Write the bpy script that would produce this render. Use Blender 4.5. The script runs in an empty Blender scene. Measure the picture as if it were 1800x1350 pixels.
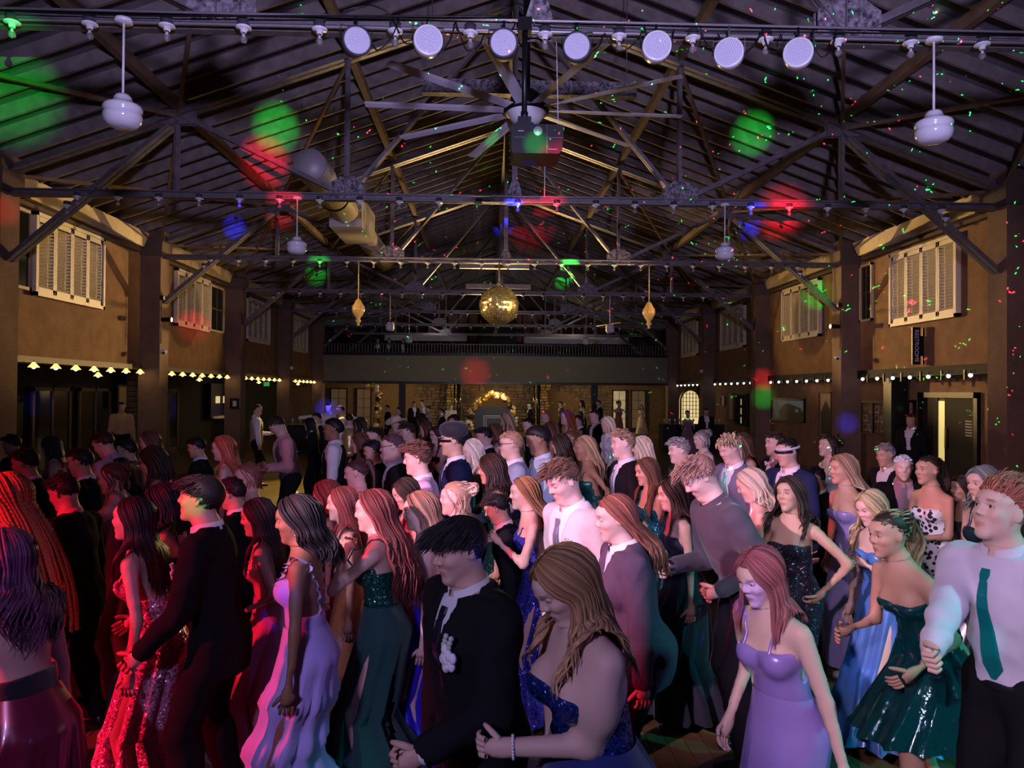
import bpy, math, random
import numpy as np
from mathutils import Vector, Matrix
random.seed(7); rng=np.random.default_rng(7)
PI=math.pi
SC=bpy.context.scene; COL=SC.collection
# ---------------------------------------------------------------- camera, world, exposure, lamps
CAMP=Vector((-0.45,0.0,2.1)); FPX=1300.0
cd=bpy.data.cameras.new('camera'); cam=bpy.data.objects.new('camera',cd); COL.objects.link(cam)
cd.sensor_width=36; cd.lens=36*FPX/1800; cd.clip_start=0.05; cd.clip_end=200
CR=(Matrix.Rotation(-math.atan(43/FPX),3,'Z')@Matrix.Rotation(PI/2+math.atan(15/FPX),3,'X')@Matrix.Rotation(0.007,3,'Z'))
cam.matrix_world=Matrix.Translation(CAMP)@CR.to_4x4(); SC.camera=cam
def pix(u,v,Y):
    d=CR@Vector(((u-900)/FPX,-(v-675)/FPX,-1)); return CAMP+d*(Y/d.y)
w=bpy.data.worlds.new('world'); SC.world=w; w.use_nodes=True
w.node_tree.nodes['Background'].inputs[0].default_value=(0.30,0.26,0.42,1); w.node_tree.nodes['Background'].inputs[1].default_value=0.010
vs=SC.view_settings; vs.view_transform='Standard'; vs.look='None'; vs.exposure=0.0; vs.gamma=1; vs.use_curve_mapping=False
SC.display_settings.display_device='sRGB'
def lamp(name,typ,loc,target,col,power,angle=40,blend=.4,size=.05,nodes=None,sizey=None):
    l=bpy.data.lights.new(name,typ); o=bpy.data.objects.new(name,l); COL.objects.link(o)
    o.location=loc; l.color=col; l.energy=power
    if target is not None: o.rotation_euler=(Vector(target)-Vector(loc)).to_track_quat('-Z','Y').to_euler()
    if typ=='SPOT': l.spot_size=math.radians(angle); l.spot_blend=blend; l.shadow_soft_size=size
    elif typ=='POINT': l.shadow_soft_size=size
    elif typ=='AREA': l.size=size; l.spread=math.radians(angle)
    return o
FL=-0.15   # floor level
TZ=5.47                                  # truss bottom chord height
def zt(x): return TZ+.35+.36*(8.7-abs(x))
def roofpix(u,v,off=.25):
    d=(pix(u,v,1)-CAMP)
    for s in (1,-1):
        # z = zt(x)+off ; x sign s
        A=d.z+.36*s*d.x; B=TZ+.35+.36*8.7+off-.36*s*CAMP.x-CAMP.z
        if abs(A)>1e-6:
            t=B/A; p=CAMP+d*t
            if t>0 and p.x*s>=0: return p
    return CAMP+d*15
# stage wash lamps and fills behind and beside the camera
lamp('lavender_wash','SPOT',(-2.6,-1.4,3.4),(.1,2.7,1.25),(.62,.50,1.0),430,50,.9,.10)
lamp('white_key','SPOT',(-3.5,1.2,3.6),(2.2,7.2,1.35),(1.0,.62,.88),1650,46,.5,.05)
lamp('pink_key_right','SPOT',(-1.2,-.9,3.1),(1.35,3.0,1.35),(1.0,.68,.90),520,27,.5,.04)
lamp('red_wash','SPOT',(-7.2,1.2,3.0),(-2.75,3.7,.9),(1.0,.015,.07),2500,34,.5,.07)
lamp('violet_fill_left','SPOT',(-2.2,-1.2,3.5),(-2.0,3.6,.9),(.60,.42,1.0),260,34,.8,.08)  # added fill to brighten the dark figure in the bottom left corner
lamp('red_wash_far','SPOT',(-7.8,2.6,3.4),(-3.2,6.5,1.2),(1.0,.02,.06),230,46,.6,.08)
lamp('teal_wash','SPOT',(5.6,1.6,4.4),(2.4,3.2,.3),(.03,.75,.70),900,46,.5,.06)
lamp('violet_ceiling_wash','SPOT',(.4,-1.6,3.2),(.2,7.5,6.1),(.58,.49,.95),3500,84,.9,.25)
lamp('blue_fill','SPOT',(4.5,-.8,3.9),(-1.0,3.4,1.2),(.16,.16,1.0),110,60,.7,.1)
# warm pin spots on the second pair of columns and warm house lamps further down the hall, plus added fills
WARM=(1.0,.62,.24)
lamp('warm_spot_left','SPOT',(-8.1,16.6,4.3),(.5,18.85,5.2),WARM,2600,30,.8,.04)
lamp('warm_spot_right','SPOT',(8.1,16.6,4.3),(-.5,18.85,5.2),WARM,2600,30,.8,.04)
lamp('warm_far_flood','SPOT',(-.5,32,4.5),(-4,13.5,6.0),WARM,2300,58,.6,.12)
lamp('warm_far_flood','SPOT',(.5,32,4.5),(4,13.5,6.0),WARM,2300,58,.6,.12)
for s in (-1,1):
    lamp('warm_bay_spot','SPOT',(-s*1.5,31,4.7),(s*9.1,15.9,4.1),WARM,8200,18,.5,.06)
    lamp('warm_bay_spot','SPOT',(-s*1.5,31,4.7),(s*9.1,21.8,4.2),WARM,1500,22,.6,.06)
lamp('duct_fill','SPOT',(2.5,17.6,4.4),(-3.6,15.6,6.2),WARM,900,30,.6,.05)  # added fill, brightens the duct only
lamp('garland_glow','POINT',(.1,37.0,2.3),None,(1,.7,.3),70,size=.1)  # added point light to brighten the balloon garland
lamp('warm_floor_pool','SPOT',(-5.2,20.5,5.0),(-4.6,17.5,0),(1,.7,.15),1800,40,.6,.05)  # added spot standing in for gold reflections on the floor
lamp('ball_pin','SPOT',(2.0,14.0,5.2),(-.12,18.9,4.3),(1,.72,.3),900,12,.5,.02)
lamp('ball_white_pin','SPOT',(.8,1,3.1),(-.12,18.9,4.3),(1,1,1),1500,5,.5,.02)
lamp('far_hall_glow','SPOT',(0,31,5.0),(0,24,8.0),(1,.7,.42),120,150,.9,.3)
lamp('parapet_glow','SPOT',(0,27,2.6),(0,36.8,3.2),(.80,.74,.60),600,95,.9,.3)
for x in (-5.5,0,5.5): lamp('lobby_lamp','POINT',(x,40.3,2.35),None,(1,.66,.30),150,size=.12)
lamp('loft_lamp','POINT',(-3.6,42,5.6),None,(.95,.85,.8),26,size=.1); lamp('loft_lamp','POINT',(4.6,42,5.7),None,(1,.85,.7),40,size=.1)
# moving dance lights: soft coloured patches thrown from a fixture beside the camera
DL=(-.15,-.35,2.7)
def patch(u,v,rpx,col,pw,Y=None,blend=.7):
    t=pix(u,v,Y) if Y else roofpix(u,v)
    L=Vector(DL); d=(t-L).length; dc=(t-CAMP).length
    a=2*math.degrees(math.atan(rpx/FPX*dc/d))
    lamp('dance_light','SPOT',DL,t,col,pw*(4.2 if dc>8 else 1)*(d*d)/100,a*1.25,1.0,.01)
G=(.02,1,.08); R_=(1,.01,.03); B_=(.03,.04,1)
patch(20,165,60,G,900); patch(485,225,34,G,1500); patch(1323,235,30,G,1500); patch(868,236,13,G,900,9.8)
patch(465,285,36,R_,2200); patch(500,345,26,R_,2400,12.7); patch(952,356,40,R_,2600,12.7); patch(1385,352,38,R_,2600,12.7); patch(1370,385,26,R_,2200)
patch(412,400,17,B_,2500); patch(1316,400,18,B_,3000); patch(884,400,16,B_,1500)
patch(990,490,16,G,1600); patch(556,480,18,G,900); patch(835,655,26,R_,700,36.8); patch(72,688,20,B_,1600,12.9)
patch(1340,668,18,R_,1300,25); patch(1342,698,20,G,1200,25); patch(1488,744,17,B_,1800,18.9); patch(340,575,26,R_,900,21.8)
patch(1440,515,24,G,900,20); patch(5,370,22,R_,1200,12.5); patch(912,318,20,G,1500,12.7)
patch(578,715,20,B_,3600,30); patch(993,722,12,B_,1500,14); patch(338,885,22,G,2600,3.8); patch(1322,1045,24,B_,5200,2.85); patch(850,965,20,B_,3600,2.7)
patch(487,1080,24,B_,1300,4.4); patch(12,1000,30,(.3,.05,1),420,3.0); patch(1500,1180,30,(.02,.4,1),900,4.6); patch(1640,1215,22,(.02,.9,1),300,5.6); patch(1560,955,16,R_,420,3.7)
# laser stars: point lamp whose emission is broken into small dots and dashes by direction
def laser(name,loc,target,col,power,scale,seed,thr,angle):
    o=lamp(name,'SPOT',loc,target,(1,1,1),power,angle,.15,0.0)
    l=o.data; l.use_nodes=True; nt=l.node_tree; N=nt.nodes; L=nt.links
    em=[n for n in N if n.type=='EMISSION'][0]
    tc=N.new('ShaderNodeTexCoord'); mp=N.new('ShaderNodeMapping'); mp.inputs['Location'].default_value=(seed,seed*.37,seed*.71); mp.inputs['Rotation'].default_value=(.3*seed,.5*seed,.2*seed)
    vo=N.new('ShaderNodeTexVoronoi'); vo.inputs['Scale'].default_value=scale; vo.inputs['Randomness'].default_value=1
    nz=N.new('ShaderNodeTexNoise'); nz.inputs['Scale'].default_value=scale*1.4
    mx=N.new('ShaderNodeVectorMath'); mx.operation='MULTIPLY_ADD'; mx.inputs[1].default_value=(.035,.035,.035)
    lt=N.new('ShaderNodeMath'); lt.operation='LESS_THAN'; lt.inputs[1].default_value=thr
    L.new(tc.outputs['Normal'],mp.inputs['Vector']); L.new(mp.outputs[0],nz.inputs['Vector'])
    L.new(nz.outputs['Color'],mx.inputs[0]); L.new(mp.outputs[0],mx.inputs[2]); L.new(mx.outputs[0],vo.inputs['Vector'])
    L.new(vo.outputs['Distance'],lt.inputs[0])
    sp=N.new('ShaderNodeSeparateColor'); L.new(vo.outputs['Color'],sp.inputs[0])
    cut=N.new('ShaderNodeMath'); cut.operation='GREATER_THAN'; cut.inputs[1].default_value=.42; L.new(sp.outputs[0],cut.inputs[0])
    mu=N.new('ShaderNodeMath'); mu.operation='MULTIPLY'; L.new(lt.outputs[0],mu.inputs[0]); L.new(cut.outputs[0],mu.inputs[1])
    em.inputs['Color'].default_value=(*col,1); L.new(mu.outputs[0],em.inputs['Strength'])
laser('green_laser',(1.6,-.2,2.6),(5.0,12,8.0),(.02,1,.12),260000,62,3.1,.085,74)
laser('red_laser',(1.7,-.2,2.6),(4.2,12,8.0),(1,.03,.08),260000,52,5.7,.075,68)
# ---------------------------------------------------------------- mesh helpers
def V(*a): return Vector(a)
class MB:
    def __init__(s): s.v=[]; s.f=[]; s.sm=[]
    def add(s,vs,fs,smooth=False):
        n=len(s.v); s.v.extend([tuple(p) for p in vs]); s.f.extend([tuple(i+n for i in f) for f in fs]); s.sm.extend([smooth]*len(fs)); return s
    def box(s,x0,x1,y0,y1,z0,z1):
        return s.add([(x0,y0,z0),(x1,y0,z0),(x1,y1,z0),(x0,y1,z0),(x0,y0,z1),(x1,y0,z1),(x1,y1,z1),(x0,y1,z1)],
          [(0,3,2,1),(4,5,6,7),(0,1,5,4),(1,2,6,5),(2,3,7,6),(3,0,4,7)])
    def bar(s,p,q,w,h,up=(0,0,1),off=(0,0)):
        p=V(*p);q=V(*q); d=(q-p).normalized(); U=V(*up); a=d.cross(U)
        if a.length<1e-4: a=d.cross(V(1,0,0))
        a.normalize(); b=a.cross(d).normalized(); vs=[]
        o=a*off[0]+b*off[1]
        for e in (p,q):
            for i,j in ((-1,-1),(1,-1),(1,1),(-1,1)): vs.append(e+o+a*(i*w/2)+b*(j*h/2))
        return s.add(vs,[(0,1,2,3),(4,7,6,5),(0,4,5,1),(1,5,6,2),(2,6,7,3),(3,7,4,0)])
    def tube(s,path,rad,n=8,cap=True,flat=None):
        path=[V(*p) for p in path]; m=len(path)
        if not hasattr(rad,'__len__'): rad=[rad]*m
        ref=None; vs=[]
        for i in range(m):
            d=(path[min(i+1,m-1)]-path[max(i-1,0)])
            d=d.normalized() if d.length>1e-9 else V(0,0,1)
            if ref is None:
                ref=d.cross(V(0,0,1) if abs(d.z)<.9 else V(1,0,0)).normalized()
            a=(ref-d*ref.dot(d)); a=a.normalized() if a.length>1e-6 else d.orthogonal().normalized(); ref=a; b=d.cross(a)
            for k in range(n):
                t=2*PI*k/n; vs.append(path[i]+a*(math.cos(t)*rad[i])+b*(math.sin(t)*rad[i]*(flat or 1)))
        fs=[(i*n+k,i*n+(k+1)%n,(i+1)*n+(k+1)%n,(i+1)*n+k) for i in range(m-1) for k in range(n)]
        s.add(vs,fs,True)
        if cap:
            s.add([],[]); b0=len(s.v)-m*n
            s.f.append(tuple(b0+k for k in reversed(range(n)))); s.f.append(tuple(b0+(m-1)*n+k for k in range(n))); s.sm+= [False,False]
        return s
    def lathe(s,prof,c=(0,0,0),n=16,axis='Z',smooth=True,M=None):
        vs=[]
        for r,z in prof:
            for k in range(n):
                t=2*PI*k/n; p=V(r*math.cos(t),r*math.sin(t),z)
                if axis=='Y': p=V(p.x,p.z,p.y)
                if axis=='X': p=V(p.z,p.x,p.y)
                if M is not None: p=M@p
                vs.append(p+V(*c))
        m=len(prof)
        return s.add(vs,[(i*n+k,i*n+(k+1)%n,(i+1)*n+(k+1)%n,(i+1)*n+k) for i in range(m-1) for k in range(n)],smooth)
    def ball(s,c,r,n=10,m=7,sc=(1,1,1)):
        prof=[(r*math.sin(PI*i/m)+1e-5,-r*math.cos(PI*i/m)) for i in range(m+1)]
        return s.lathe(prof,c,n,M=Matrix.Diagonal(V(*sc)))
    def prism(s,pts,p0,p1):           # pts closed outline (3D offsets), extruded p0->p1
        n=len(pts); a=[V(*p)+V(*p0) for p in pts]; b=[V(*p)+V(*p1) for p in pts]
        return s.add(a+b,[tuple(reversed(range(n))),tuple(range(n,2*n))]+[(k,(k+1)%n,n+(k+1)%n,n+k) for k in range(n)])
def obj(name,mb,mat,parent=None,**kw):
    me=bpy.data.meshes.new(name); me.from_pydata(mb.v,[],mb.f); me.polygons.foreach_set('use_smooth',mb.sm); me.update()
    me.materials.append(mat); o=bpy.data.objects.new(name,me); COL.objects.link(o)
    if parent: o.parent=parent
    tagp(o,**kw); return o
def tagp(o,label=None,cat=None,group=None,kind=None):
    if label: o['label']=label
    if cat: o['category']=cat
    if group: o['group']=group
    if kind: o['kind']=kind
    return o
def empty(name,loc,rz=0,**kw):
    o=bpy.data.objects.new(name,None); COL.objects.link(o); o.location=loc; o.rotation_euler=(0,0,rz); o.empty_display_size=.1; return tagp(o,**kw)
def dup(o,loc=None,rz=None,parent=None,**kw):
    c=o.copy(); COL.objects.link(c)
    if parent: c.parent=parent
    if loc is not None: c.location=loc
    if rz is not None: c.rotation_euler=(0,0,rz)
    for ch in o.children: dup(ch,parent=c)
    return tagp(c,**kw)
# ---------------------------------------------------------------- materials
MC={}
def mat(name,col,rough=.6,metal=0,var=0,vscale=8,bump=0,bscale=40,emit=0,ecol=None,alpha=1,trans=0,kind=None,coat=0,col2=None,sheen=0,spec=None):
    if name in MC: return MC[name]
    m=bpy.data.materials.new(name); MC[name]=m; m.use_nodes=True; nt=m.node_tree; N=nt.nodes; L=nt.links; b=N['Principled BSDF']
    b.inputs['Base Color'].default_value=(*col,1); b.inputs['Roughness'].default_value=rough; b.inputs['Metallic'].default_value=metal
    if coat: b.inputs['Coat Weight'].default_value=coat
    if sheen: b.inputs['Sheen Weight'].default_value=sheen
    if spec is not None: b.inputs['Specular IOR Level'].default_value=spec
    if emit: b.inputs['Emission Color'].default_value=(*(ecol or col),1); b.inputs['Emission Strength'].default_value=emit
    if trans: b.inputs['Transmission Weight'].default_value=trans
    if alpha<1: b.inputs['Alpha'].default_value=alpha
    tc=N.new('ShaderNodeTexCoord')
    if var or col2:
        nz=N.new('ShaderNodeTexNoise'); nz.inputs['Scale'].default_value=vscale; nz.inputs['Detail'].default_value=5; L.new(tc.outputs['Object'],nz.inputs['Vector'])
        cr=N.new('ShaderNodeValToRGB'); cr.color_ramp.elements[0].position=.35; cr.color_ramp.elements[1].position=.68
        c2=col2 or tuple(c*(1-var) for c in col)
        cr.color_ramp.elements[0].color=(*c2,1); cr.color_ramp.elements[1].color=(*col,1)
        L.new(nz.outputs[0],cr.inputs[0]); L.new(cr.outputs[0],b.inputs['Base Color'])
    if bump:
        bz=N.new('ShaderNodeTexNoise'); bz.inputs['Scale'].default_value=bscale; bz.inputs['Detail'].default_value=4; L.new(tc.outputs['Object'],bz.inputs['Vector'])
        bp=N.new('ShaderNodeBump'); bp.inputs['Strength'].default_value=bump; bp.inputs['Distance'].default_value=.02
        L.new(bz.outputs[0],bp.inputs['Height']); L.new(bp.outputs[0],b.inputs['Normal'])
    if kind=='sequin':
        vo=N.new('ShaderNodeTexVoronoi'); vo.inputs['Scale'].default_value=bscale; L.new(tc.outputs['Object'],vo.inputs['Vector'])
        g=N.new('ShaderNodeNewGeometry')
        s1=N.new('ShaderNodeVectorMath'); s1.operation='SUBTRACT'; s1.inputs[1].default_value=(.5,.5,.5); L.new(vo.outputs['Color'],s1.inputs[0])
        s2=N.new('ShaderNodeVectorMath'); s2.operation='MULTIPLY_ADD'; s2.inputs[1].default_value=(1.3,1.3,1.3); L.new(s1.outputs[0],s2.inputs[0]); L.new(g.outputs['Normal'],s2.inputs[2])
        s3=N.new('ShaderNodeVectorMath'); s3.operation='NORMALIZE'; L.new(s2.outputs[0],s3.inputs[0]); L.new(s3.outputs[0],b.inputs['Normal'])
    if kind=='skin':
        at=N.new('ShaderNodeAttribute'); at.attribute_name='Col'; L.new(at.outputs['Color'],b.inputs['Base Color'])
        b.inputs['Subsurface Weight'].default_value=0.0
    if kind=='hair':
        at=N.new('ShaderNodeAttribute'); at.attribute_name='Col'; L.new(at.outputs['Color'],b.inputs['Base Color'])
    if kind=='dots':
        vo=N.new('ShaderNodeTexVoronoi'); vo.inputs['Scale'].default_value=24; L.new(tc.outputs['Object'],vo.inputs['Vector'])
        lt=N.new('ShaderNodeMath'); lt.operation='LESS_THAN'; lt.inputs[1].default_value=.42; L.new(vo.outputs['Distance'],lt.inputs[0])
        mx=N.new('ShaderNodeMix'); mx.data_type='RGBA'; mx.inputs['A'].default_value=(*col,1); mx.inputs['B'].default_value=(.01,.01,.02,1); L.new(lt.outputs[0],mx.inputs['Factor']); L.new(mx.outputs['Result'],b.inputs['Base Color'])
    return m
def textmesh(tx):
    t=bpy.data.objects.new('tmp',tx); me=bpy.data.meshes.new_from_object(t); o=bpy.data.objects.new('lettering',me); COL.objects.link(o); bpy.data.objects.remove(t); return o
# ---------------------------------------------------------------- setting
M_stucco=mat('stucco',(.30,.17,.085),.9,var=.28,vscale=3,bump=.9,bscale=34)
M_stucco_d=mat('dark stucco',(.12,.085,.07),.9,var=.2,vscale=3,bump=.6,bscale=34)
M_col=mat('column stucco',(.20,.125,.085),.9,var=.25,vscale=2.5,bump=.7,bscale=34)
M_par=mat('parapet plaster',(.20,.18,.13),.9,var=.1,vscale=2,bump=.3)
M_board=mat('roof boards',(.20,.19,.21),.85,var=.35,vscale=2.2,bump=.2)
M_raft=mat('rafter wood',(.27,.23,.21),.75,var=.35,vscale=5,bump=.2)
M_purl=mat('purlin wood',(.26,.17,.10),.7,var=.35,vscale=5,bump=.2)
M_steel=mat('painted steel',(.21,.19,.20),.5,.3,var=.35,vscale=9,bump=.15)
M_chip=mat('chipped painted gusset',(.36,.33,.36),.5,.2,col2=(.04,.035,.045),vscale=22)
M_cream=mat('cream painted timber',(.62,.50,.32),.6,var=.2,vscale=4)
M_shut=mat('shutter paint',(.74,.66,.50),.5,var=.06,vscale=6)
M_black=mat('black metal',(.012,.012,.014),.4,.4)
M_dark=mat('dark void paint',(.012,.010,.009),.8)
M_floor=mat('hall floor wood',(.17,.095,.045),.42,var=.4,vscale=5,coat=.4)
M_glass=mat('dark window glass',(.01,.015,.015),.08,0,spec=.6)
M_woodframe=mat('window frame wood',(.10,.06,.035),.6)
M_white=mat('white porcelain',(.80,.80,.82),.25,coat=.4)
M_opal=mat('opal glass',(.78,.78,.82),.15,coat=.6)
M_bulb=mat('clear bulb glass',(.9,.9,.92),.03,trans=.85)
M_jbox=mat('junction box grey',(.05,.05,.06),.6)
M_warm=mat('lit warm bulb',(1,.8,.45),.4,emit=9,ecol=(1,.78,.36)); M_shade=mat('glowing glass shade',(.8,.6,.3),.4,emit=1.5,ecol=(1,.66,.2))
M_cool=mat('lit pale bulb',(1,.95,.85),.4,emit=5,ecol=(1,.93,.82))
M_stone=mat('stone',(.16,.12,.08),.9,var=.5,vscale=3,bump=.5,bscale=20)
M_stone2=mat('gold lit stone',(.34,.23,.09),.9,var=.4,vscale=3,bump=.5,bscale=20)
M_mortar=mat('mortar',(.03,.025,.02),.95)
M_duct=mat('spiral duct',(.62,.58,.50),.4,.25,var=.06)
M_grille=mat('duct grille',(.5,.5,.52),.5,.3,bump=.6,bscale=120)
YK=[6.8+6.05*k for k in range(-2,8)]
# floor with boards
f=obj('floor',MB().box(-13,13,-3,50,FL-.25,FL-.012),M_mortar,kind='structure')
pl=MB().box(-.058,.058,-3,46,-.02,0); p0=obj('plank',pl,M_floor,f); p0.location=(-9,0,FL)
for i in range(1,150):
    c=p0.copy(); COL.objects.link(c); c.parent=f; c.location=(-9+i*.1208,0,FL+random.uniform(-.0015,0))
sf=MB(); sf.box(-13,-9.06,-3,50,FL-.012,FL); sf.box(9.07,13,-3,50,FL-.012,FL); obj('side_floor',sf,M_floor,f)
# roof slopes, rafters, purlins
ce=empty('ceiling',(0,0,0),kind='structure')
th=math.atan(.36)
for s in (-1,1):
    a=MB(); a.add([(s*9.9,-3,zt(9.9)+.42),(0,-3,zt(0)+.42),(0,50,zt(0)+.42),(s*9.9,50,zt(9.9)+.42),
                   (s*9.9,-3,zt(9.9)+.50),(0,-3,zt(0)+.50),(0,50,zt(0)+.50),(s*9.9,50,zt(9.9)+.50)],
                  [(0,1,2,3),(7,6,5,4),(0,4,5,1),(1,5,6,2),(2,6,7,3),(3,7,4,0)])
    obj('roof_deck',a,M_board,ce)
    r=MB().bar((s*9.5,0,zt(9.5)+.31),(s*.03,0,zt(0)+.31),.05,.22,up=(0,0,1)); r0=None
    y=3.2
    while y<48:
        if r0 is None: r0=obj('rafter',r,M_raft,ce); r0.location=(0,y,0)
        else:
            c=r0.copy(); COL.objects.link(c); c.parent=ce; c.location=(0,y,random.uniform(-.012,.012))
        y+=.605
    for x in (5.8,2.9): obj('purlin',MB().bar((s*x,-3,zt(x)+.13),(s*x,47,zt(x)+.13),.12,.17),M_purl,ce)
obj('ridge_beam',MB().bar((0,-3,zt(0)+.12),(0,47,zt(0)+.12),.10,.26),M_purl,ce)
# trusses
def steel(mb,p,q,w=.09,g=.03):
    mb.bar(p,q,.012,w,up=(0,0,1),off=(-g/2,0)); mb.bar(p,q,.012,w,up=(0,0,1),off=(g/2,0))
    mb.bar(p,q,w*.8,.012,up=(0,0,1),off=(-w*.4-g/2,-w/2)); mb.bar(p,q,w*.8,.012,up=(0,0,1),off=(w*.4+g/2,-w/2))
def gus(poly,y):
    mb=MB(); mb.prism([(x,0,z) for x,z in poly],(0,y-.05,0),(0,y-.035,0)); mb.prism([(x,0,z) for x,z in poly],(0,y+.035,0),(0,y+.05,0)); return mb
def bolts(mb,pts,y):
    for x,z in pts: mb.ball((x,y-.055,z),.016,6,4)
for k,Y in enumerate(YK):
    t=empty('roof_truss',(0,0,0),kind='structure')
    steelc=MB(); steel(steelc,(-8.9,Y,TZ),(8.9,Y,TZ),.12,.05); obj('bottom_chord',steelc,M_steel,t)
    obj('conduit',MB().tube([(-8.6,Y-.09,TZ-.07),(8.6,Y-.09,TZ-.07)],.016,6).tube([(-8.6,Y-.11,TZ+.02),(8.6,Y-.11,TZ+.02)],.012,6),mat('conduit grey',(.35,.33,.36),.4,.4),t)
    for s in (-1,1):
        a=MB(); steel(a,(s*9.0,Y,zt(9.0)),(0,Y,zt(0)),.13,.05); obj('top_chord',a,M_steel,t)
        for x in (5.8,2.9):
            a=MB(); steel(a,(s*x,Y,TZ),(s*x,Y,zt(x)),.07,.03); obj('vertical_strut',a,M_steel,t)
        a=MB(); steel(a,(s*2.9,Y,TZ),(s*5.8,Y,zt(5.8)),.08,.03); obj('diagonal_strut',a,M_steel,t)
        a=MB(); steel(a,(s*2.9,Y,TZ),(0,Y,zt(0)),.07,.03); obj('diagonal_strut',a,M_steel,t)
        a=MB(); steel(a,(s*8.62,Y,TZ-1.15),(s*5.8,Y,zt(5.8)-.1),.12,.04); bolts(a,[(s*(8.62-2.82*u),TZ-1.15+2.5*u) for u in (.1,.13,.16,.4,.43,.46,.5,.9,.93)],Y-.02); obj('knee_brace',a,M_steel,t)
        g=gus([(s*2.9-.30,TZ-.06),(s*2.9+.30,TZ-.06),(s*2.9+.30,TZ+.22),(s*2.9+.12,TZ+.34),(s*2.9-.12,TZ+.34),(s*2.9-.30,TZ+.22)],Y)
        bolts(g,[(s*2.9+dx,TZ+dz) for dx,dz in ((-.24,0),(-.16,0),(-.08,0),(.08,0),(.16,0),(.24,0),(0,.12),(0,.2),(0,.28),(-.14,.14),(-.2,.2),(.14,.14),(.2,.2))],Y); obj('gusset_plate',g,M_chip,t)
        z=zt(5.8); g=gus([(s*5.8-.3,z-.2),(s*5.8+.3,z-.2),(s*5.8+.3,z+.05),(s*5.8-.3,z+.05)],Y); bolts(g,[(s*5.8+dx,z+dz) for dx in (-.2,0,.2) for dz in (-.12,0)],Y); obj('gusset_plate',g,M_steel,t)
        # bearing block on the column
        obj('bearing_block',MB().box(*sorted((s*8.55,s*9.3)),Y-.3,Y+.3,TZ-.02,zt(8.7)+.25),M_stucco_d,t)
        if k+1<len(YK):
            for (xa,xb) in ((5.8,8.7),(5.8,2.9)):
                xb==8.7 and obj('sway_brace',MB().bar((s*xa,Y,zt(xa)-.06),(s*xb,Y+6.05,zt(xb)-.06),.06,.06),M_purl,t)
                obj('sway_brace',MB().bar((s*xb,Y,zt(xb)-.06),(s*xa,Y+6.05,zt(xa)-.06),.06,.06),M_purl,t)
    a=MB(); steel(a,(0,Y,TZ),(0,Y,zt(0)),.09,.03); obj('king_post',a,M_steel,t)
    g=gus([(-.12,TZ-.1),(.12,TZ-.1),(.12,TZ+.1),(.06,TZ+.3),(-.06,TZ+.3),(-.12,TZ+.1)],Y); bolts(g,[(-.07,TZ),(.07,TZ),(0,TZ+.12),(0,TZ+.22)],Y); obj('gusset_plate',g,M_chip,t)
# walls: upper wall slabs, columns, lintels
BAY=[(YK[i]+.25,YK[i+1]-.25) for i in range(len(YK)-1)]
wl=empty('wall_left',(0,0,0),kind='structure'); wr=empty('wall_right',(0,0,0),kind='structure')
for s,W in ((-1,wl),(1,wr)):
    obj('upper_wall',MB().box(*sorted((s*9.1,s*9.35)),-3,37,2.68,6.1),M_stucco,W)
    for Y in YK:
        if Y>43 : continue
        obj('column',MB().box(*sorted((s*8.6,s*9.12)),Y-.25,Y+.25,FL,TZ),M_col,W)
    for (a,b) in BAY:
        if b>37.2 or b<4: continue
        obj('wall_plate_beam',MB().prism([(0,a+.75,5.60),(0,b-.35,5.60),(0,b-.05,5.98),(0,a+.3,5.98)],(s*8.86,0,0),(s*9.08,0,0)),M_cream,W)
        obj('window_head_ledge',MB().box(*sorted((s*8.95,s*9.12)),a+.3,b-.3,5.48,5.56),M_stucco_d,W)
        obj('lintel',MB().box(*sorted((s*9.02,s*9.4)),a,b,2.52 if s>0 else 2.60,2.72),M_dark if s>0 else M_woodframe,W)
# lower walls: left arcade opens on a dark room; right wall stands just behind the arcade
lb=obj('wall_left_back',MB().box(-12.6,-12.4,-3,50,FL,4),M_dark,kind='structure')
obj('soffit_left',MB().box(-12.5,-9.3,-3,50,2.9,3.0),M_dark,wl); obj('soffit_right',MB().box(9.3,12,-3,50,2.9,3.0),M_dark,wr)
obj('lower_wall',MB().box(9.62,9.8,-3,33.2,FL,2.95),M_stucco,wr)
def stones(name,parent,m,pts,x=None,y=None,dep=.06,size=(.22,.13),rnd=.5,kindst=True):
    # uneven stones over a rectangle (a0,a1,z0,z1) on plane x=const (runs in Y) or y=const (runs in X); pts filter fn
    a0,a1,z0,z1,fn=pts; mb=MB(); z=z0
    while z<z1:
        h=size[1]*random.uniform(.7,1.3); a=a0+random.uniform(-.1,0)
        while a<a1:
            l=size[0]*random.uniform(.6,1.5)
            if fn is None or fn(a+l/2,z+h/2):
                d=dep*random.uniform(.4,1.1); e=.012; j=lambda:random.uniform(-.012,.012)
                q=[(a+e,z+e),(a+l-e,z+e),(a+l-e,z+h-e),(a+e,z+h-e)]; q2=[(A+j()+ (.02 if i in(0,3) else -.02),Z+j()+(.015 if i<2 else -.015)) for i,(A,Z) in enumerate(q)]
                if x is not None: vs=[(x,A,Z) for A,Z in q]+[(x+d*(1 if x<0 else -1),A,Z) for A,Z in q2]
                else: vs=[(A,y,Z) for A,Z in q]+[(A,y-d,Z) for A,Z in q2]
                mb.add(vs,[(4,5,6,7),(0,1,5,4),(1,2,6,5),(2,3,7,6),(3,0,4,7)])
            a+=l
        z+=h
    return obj(name,mb,m,parent,kind='stuff')
obj('stone_pier',MB().box(-12.4,-12.1,15.7,18.0,FL,3),M_mortar,lb); stones('pier_stones',lb,M_stone,(15.7,18.0,FL,2.9,None),x=-12.1,size=(.3,.2))
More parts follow.
